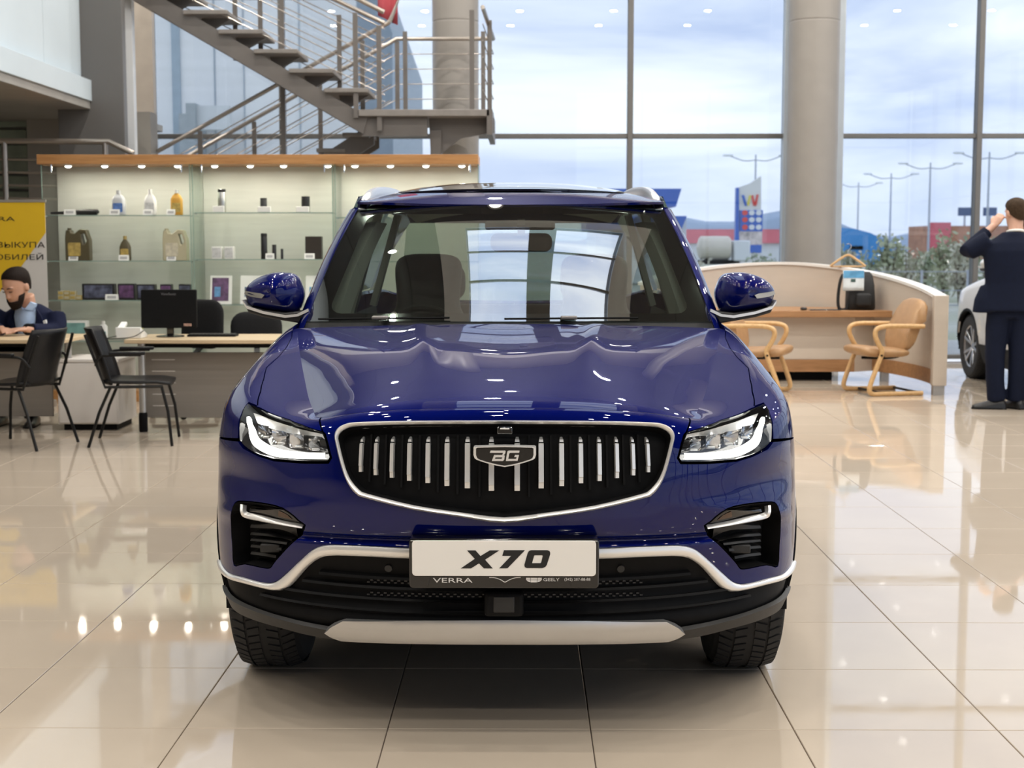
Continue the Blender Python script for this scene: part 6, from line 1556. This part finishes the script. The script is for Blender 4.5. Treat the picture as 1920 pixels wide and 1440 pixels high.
# petrol station building with blue parapets
FY = 58.0
def fp(px, py, Y=FY): return at_y(px, py, Y)
o = thing('station_building', 'white petrol station building with flared blue parapets', 'building', (fp(1235, 400).x, FY, -.1)); ox_ = -fp(1235, 400).x; oz_ = .1
MB().box(fp(1120, 0).x + ox_, fp(1292, 0).x + ox_, 0, 8, 0, fp(0, 405).z + oz_).build('wall', sw_, o)
def flare(nm, x0, x1, y0, y1, d): a0, a1 = fp(x0, 0).x + ox_, fp(x1, 0).x + ox_; z0, z1 = fp(0, y1).z + oz_, fp(0, y0).z + oz_; MB().prism([(a0, z0), (a1 - .22, z0), (a1, z1), (a0, z1)], lambda a, b_: (a, d, b_), lambda a, b_: (a, d + 5, b_)).build(nm, sb, o)
flare('parapet', 1100, 1290, 406, 431, -.5); MB().box(fp(1100, 0).x + ox_, fp(1250, 0).x + ox_, .5, 6, fp(0, 405).z + oz_, fp(0, 390).z + oz_).build('upper_wall', sw_, o); flare('parapet', 1090, 1282, 354, 388, 0)
MB().box(fp(1244, 0).x + ox_, fp(1250, 0).x + ox_, -.1, .1, fp(0, 405).z + oz_, fp(0, 388).z + oz_).build('post', desk_grey, o)
for k in range(3): MB().box(fp(1150 + k * 45, 0).x + ox_, fp(1175 + k * 45, 0).x + ox_, -.05, .1, 1.0, 2.6).build('window', mat('far_window', (.10, .13, .16), .1, vary=.1), o)
# price pylon
PY_ = 78.0; pp = lambda px, py: at_y(px, py, PY_)
o = thing('price_pylon', 'blue and white petrol price pylon with a pointed top', 'sign', (pp(1399, 400).x, PY_, -.14)); oxp = -pp(1399, 0).x; q = lambda px, py: (pp(px, py).x + oxp, pp(px, py).z + .14)
pl = lambda P_, nm, m, d0=0, d1=.5: MB().prism([q(*p) for p in P_], lambda a, b_: (a, d0, b_), lambda a, b_: (a, d1, b_)).build(nm, m, o)
pl([(1376, 353), (1382, 350), (1400, 344), (1421, 330), (1421, 393), (1376, 393)], 'head_panel', mat('pylon_white', (.70, .70, .68), .5, vary=.02)); pl([(1374, 352), (1379, 352), (1379, 510), (1371, 510)], 'blue_edge', sb, -.1, .4)
pl([(1381, 394), (1424, 394), (1423, 434), (1381, 434)], 'price_panel', sb, -.05); pl([(1379, 434), (1423, 434), (1422, 459), (1379, 459)], 'picture_panel', mat('pylon_pictures', (.55, .48, .46), .5, vary=.5, scale=3), -.05); pl([(1378, 459), (1422, 459), (1421, 474), (1378, 474)], 'lower_panel', sb, -.05); pl([(1379, 474), (1420, 474), (1420, 512), (1379, 512)], 'base_panel', mat('pylon_white', (.7, .7, .68), .5), 0)
for r_, yy in enumerate((399, 412, 426)):
    for c_, (xx, m) in enumerate(((1390, sr), (1403, sw_), (1416, sw_))):
        c0_ = q(xx, yy); MB().prism([(c0_[0] + .155 * math.cos(a), c0_[1] + .14 * math.sin(a)) for a in np.linspace(0, 2 * PI, 17)[:-1]], lambda a, b_: (a, -.08, b_), lambda a, b_: (a, .1, b_)).build('price_disc', m, o)
for P_, m in (([(1384, 366), (1389, 366), (1394, 386), (1390, 386)], sb), ([(1394, 384), (1398, 366), (1402, 367), (1398, 386)], mat('sign_yellow', (.7, .6, .1), .5)), ([(1402, 367), (1406, 366), (1410, 386), (1406, 386)], sr), ([(1408, 386), (1412, 365), (1416, 365), (1412, 386)], sr)): pl(P_, 'emblem_stroke', m, -.06, .1)
# tanker truck
TY = 66.0; tp = lambda px, py: at_y(px, py, TY)
o = thing('tanker_truck', 'cream tanker truck parked beside the price pylon', 'truck', (tp(1345, 0).x, TY, -.14)); xx = tp(1345, 0).x
tk = mat('tanker_cream', (.66, .60, .50), .35, vary=.04); tz = tp(0, 465).z + .14; tx0, tx1 = tp(1316, 0).x - xx, tp(1372, 0).x - xx
MB().lathe([(.0, tx0 - .12), (.45, tx0), (.55, tx0 + .1), (.55, tx1), (.45, tx1 + .1), (0, tx1 + .15)], (0, 0, tz), n=24, axis='x').build('tank', tk, o); MB().box(tx0, tx1 + .5, -.35, .35, tz - .75, tz - .55).build('chassis', blackp, o)
MB().box(tx1 + .2, tx1 + .95, -.5, .5, tz - .6, tz + .35).build('cab', sw_, o, bevel=.05)
for x in (tx0 + .2, tx0 + .7, tx1 + .6): MB().lathe([(.12, -.6), (.32, -.58), (.32, -.35), (.12, -.33)], (x, 0, .33), n=20, axis='y').build('truck_wheel', rubber, o)
# street lamps
galv = mat('galvanised_pole', (.45, .48, .55), .5, metal=.3, vary=.03)
def street_lamp(px, pyt, Y, label):
    x = at_y(px, 300, Y).x; zt = at_y(px, pyt, Y).z; o = thing('street_lamp', label, 'lamp post', (x, Y, -.14), group='street lamps along the road'); h_ = zt + .14
    MB().tube([(0, 0, 0), (0, 0, h_)], [.11, .06], 8).build('pole', galv, o)
    for sx in (-1, 1):
        MB().tube(smooth_line([(0, 0, h_ - .4), (sx * .9, 0, h_ - .45), (sx * 1.9, 0, h_ - .1)], 4), .045, 6).build('arm', galv, o)
        pillow(MB(), rrect(.8, .3, .12), lambda a, b_, d: (sx * 2.1 + a, b_, h_ - .05 + d), .16).build('lamp_head', mat('lamp_head_white', (.8, .82, .85), .4, vary=0), o, smooth=70)
street_lamp(1745, 305, 110, 'tall double street lamp in the middle of the right-hand window'); street_lamp(1672, 325, 128, 'double street lamp left of the tallest one'); street_lamp(1611, 342, 146, 'smallest double street lamp next to the round column'); street_lamp(1855, 285, 98, 'double street lamp above the standing man'); street_lamp(1417, 290, 108, 'double street lamp behind the price pylon')
# blue hall, red sheds, long low buildings
o = thing('blue_hall', 'bright blue hall with a curved roof beyond the bushes', 'building', (at_y(1625, 440, 120).x, 120, -.14)); dm = mat('hall_blue', (.06, .28, .66), .5, vary=.05)
P_ = [(-3.2, 0), (3.0, 0), (2.7, .9), (1.8, 1.9), (.4, 2.55), (-1.2, 2.9), (-2.6, 3.0), (-3.2, 2.7)]
MB().prism([(a * .9, b_ * 1.05) for a, b_ in P_], lambda a, b_: (a, 0, b_), lambda a, b_: (a, 14, b_)).build('hall_shell', dm, o); MB().box(-1.4, -.3, -.1, .1, 1.3, 1.6).build('vent', blackp, o); MB().box(1.2, 2.0, -.1, .1, .3, .9).build('door', sw_, o)
o = thing('red_shed', 'long low building with a red roof behind the price pylon', 'building', (at_y(1335, 440, 150).x, 150, -.14)); MB().box(-5, 8, 0, 6, 0, 1.9).build('wall', sw_, o); MB().prism([(-.4, 1.9), (6.4, 1.9), (3, 3.4)], lambda a, b_: (-5.3, a, b_), lambda a, b_: (8.3, a, b_)).build('roof', mat('red_roof', (.50, .10, .12), .6, vary=.1, scale=.6), o)
o = thing('pink_warehouse', 'reddish warehouse with two rooftop boards on the horizon', 'building', (at_y(1785, 430, 170).x, 170, -.14)); MB().box(-3, 9, 0, 8, 0, 4.0).build('wall', mat('orange_brick', (.45, .22, .14), .7, vary=.2, scale=.8), o); MB().box(-2.6, -.2, -.2, .2, 1.4, 4.4).build('red_front', mat('pink_red', (.65, .14, .18), .6, vary=.1), o)
for x in (1.0, 4.0): MB().box(x, x + 1.6, 1, 1.2, 5.2, 6.2).build('roof_board', mat('board_navy', (.06, .10, .22), .5), o); MB().box(x + .7, x + .9, 1, 1.2, 4.0, 5.2).build('board_post', galv, o)
# neighbouring showroom on the left
NY = 34.0; npp = lambda px, py: at_y(px, py, NY); o = thing('neighbour_showroom', 'white clad neighbouring showroom seen through the staircase', 'building', (npp(500, 0).x, NY, -.14)); xx = npp(500, 0).x
MB().box(npp(150, 0).x - xx, npp(668, 0).x - xx, 0, 10, 0, 10.5).build('clad_wall', siding, o); MB().prism([(npp(668, 0).x - xx, 0), (npp(735, 0).x - xx, 0), (npp(735, 0).x - xx, npp(0, 52).z), (npp(668, 0).x - xx, 9.0)], lambda a, b_: (a, 0, b_), lambda a, b_: (a, 10, b_)).build('end_wall', mat('grey_cladding', (.34, .40, .46), .5, vary=.05), o)
for px in (330, 400, 455, 560): MB().box(npp(px, 0).x - xx - .02, npp(px, 0).x - xx + .02, -.02, .01, 1, 10.4).build('cladding_seam', mat('seam_grey', (.45, .5, .54), .5), o)
MB().box(npp(328, 0).x - xx - .10, npp(336, 0).x - xx, -.06, 0, 0, 10.4).build('downpipe', mat('pipe_grey', (.42, .5, .56), .5), o)
MB().prism([(npp(353, 0).x - xx, 0), (npp(383, 0).x - xx, 0), (npp(383, 0).x - xx, npp(0, 203).z + .14), (npp(366, 0).x - xx, npp(0, 203).z + .14), (npp(366, 0).x - xx, npp(0, 222).z + .14), (npp(353, 0).x - xx, npp(0, 222).z + .14)], lambda a, b_: (a, -1.2, b_), lambda a, b_: (a, -.05, b_)).build('porch', mat('porch_grey', (.42, .46, .48), .5), o)
MB().box(npp(381, 0).x - xx, npp(442, 0).x - xx, -1.0, -.7, npp(0, 250).z + .14, npp(0, 206).z + .14).build('sign_board', mat('sign_white', (.78, .80, .80), .4, vary=.02), o)
MB().box(npp(280, 0).x - xx, npp(800, 0).x - xx, -.5, -.3, npp(0, 290).z, npp(0, 283).z).build('canopy', frame_m, o)
# red flag high in the glazing
fq = at_y(728, 20, 17.3); o = thing('red_pennant', 'small red pennant hanging high behind the stair railing', 'flag', (fq.x, 17.25, at_y(728, 48, 17.25).z)); MB().grid([[(x, .03 * math.sin(x * 40 + z * 3), z + (.12 * (1 - (x + .12) / .24) if z < .01 else 0)) for x in np.linspace(-.12, .12, 9)] for z in np.linspace(0, 1.2, 6)]).build('cloth', mat('pennant_red', (.50, .08, .10), .7, vary=.1), o).modifiers.new('t', 'SOLIDIFY').thickness = .004
MB().cyl((-.14, 0, 1.2), (.14, 0, 1.2), .010, n=8).build('rod', chrome, o)
# bushes beyond the forecourt
lf = [mat('spring_leaf_a', (.46, .48, .32), .7, vary=.3, scale=2), mat('spring_leaf_b', (.56, .54, .42), .7, vary=.3, scale=2), mat('spring_leaf_c', (.38, .43, .29), .7, vary=.3, scale=2)]; barkm = mat('twig_brown', (.20, .16, .12), .8, vary=.2)
def bush(px, Y, h_, w_, k, label, seed):
    rnd = random.Random(seed); x = at_y(px, 480, Y).x; o = thing('bush', label, 'bush', (x, Y, -.14), group='bushes beyond the forecourt')
    br = MB(); lv = MB()
    for i in range(9):
        a = rnd.uniform(0, 2 * PI); sp_ = rnd.uniform(.1, .5) * w_; top = Vector((sp_ * math.cos(a), sp_ * math.sin(a), h_ * rnd.uniform(.7, 1))); br.tube([(0, 0, 0), top * .5 + Vector((0, 0, .1)), top], [.03, .02, .006], 5)
        for j in range(44):
            q_ = rnd.uniform(.25, 1.02); c_ = top * q_ + Vector((rnd.gauss(0, .13) * w_, rnd.gauss(0, .13) * w_, rnd.gauss(0, .05) * h_)); s_ = rnd.uniform(.05, .10) * (1 + h_ * .15)
            d1_ = Vector((rnd.gauss(0, 1), rnd.gauss(0, 1), rnd.gauss(0, 1))).normalized(); d2_ = d1_.cross(Vector((rnd.gauss(0, 1), rnd.gauss(0, 1), rnd.gauss(0, 1)))).normalized()
            lv.add([c_ - d1_ * s_, c_ + d2_ * s_ * .5, c_ + d1_ * s_, c_ - d2_ * s_ * .5], [(0, 1, 2, 3)])
    br.build('branches', barkm, o); tag(lv.build('foliage', lf[k], o, smooth=0, recalc=False), kind='stuff')
bl = [(1568, 46, 1.7, .9, 0, 'grey-green bush beside the right-hand column'), (1594, 42, 1.5, .9, 1, 'pale bush above the coat hanger'), (1636, 44, 1.4, 1.0, 2, 'dark green bush below the blue hall'), (1668, 41, 1.9, .9, 0, 'tall bush right of the blue hall'), (1700, 43, 1.5, .9, 1, 'pale loose bush in the middle of the window'), (1733, 45, 1.5, .9, 2, 'dark bush below the tallest street lamp'), (1768, 40, 2.0, .9, 0, 'tall grey-green bush left of the window post'), (1801, 37.5, 1.7, .9, 1, 'pale bush touching the window post'), (1300, 48, 1.1, 1.2, 1, 'low pale bush left of the tanker'), (1440, 46, 1.3, 1.1, 2, 'small bush right of the price pylon'), (1860, 42, 1.9, 1.4, 2, 'bush behind the standing man')]
for i, a in enumerate(bl): bush(*a, seed=100 + i)
o = thing('hedge_fence', 'low wire fence along the forecourt edge', 'fence', (at_y(1680, 560, 34).x, 34, -.14))
for k in range(12): MB().box(-6 + k * 1.1 - .025, -6 + k * 1.1 + .025, -.025, .025, 0, 1.0).build('fence_post', galv, o)
for z in (.15, .5, .95): MB().box(-6, 6.1, -.01, .01, z, z + .02).build('fence_wire', galv, o)
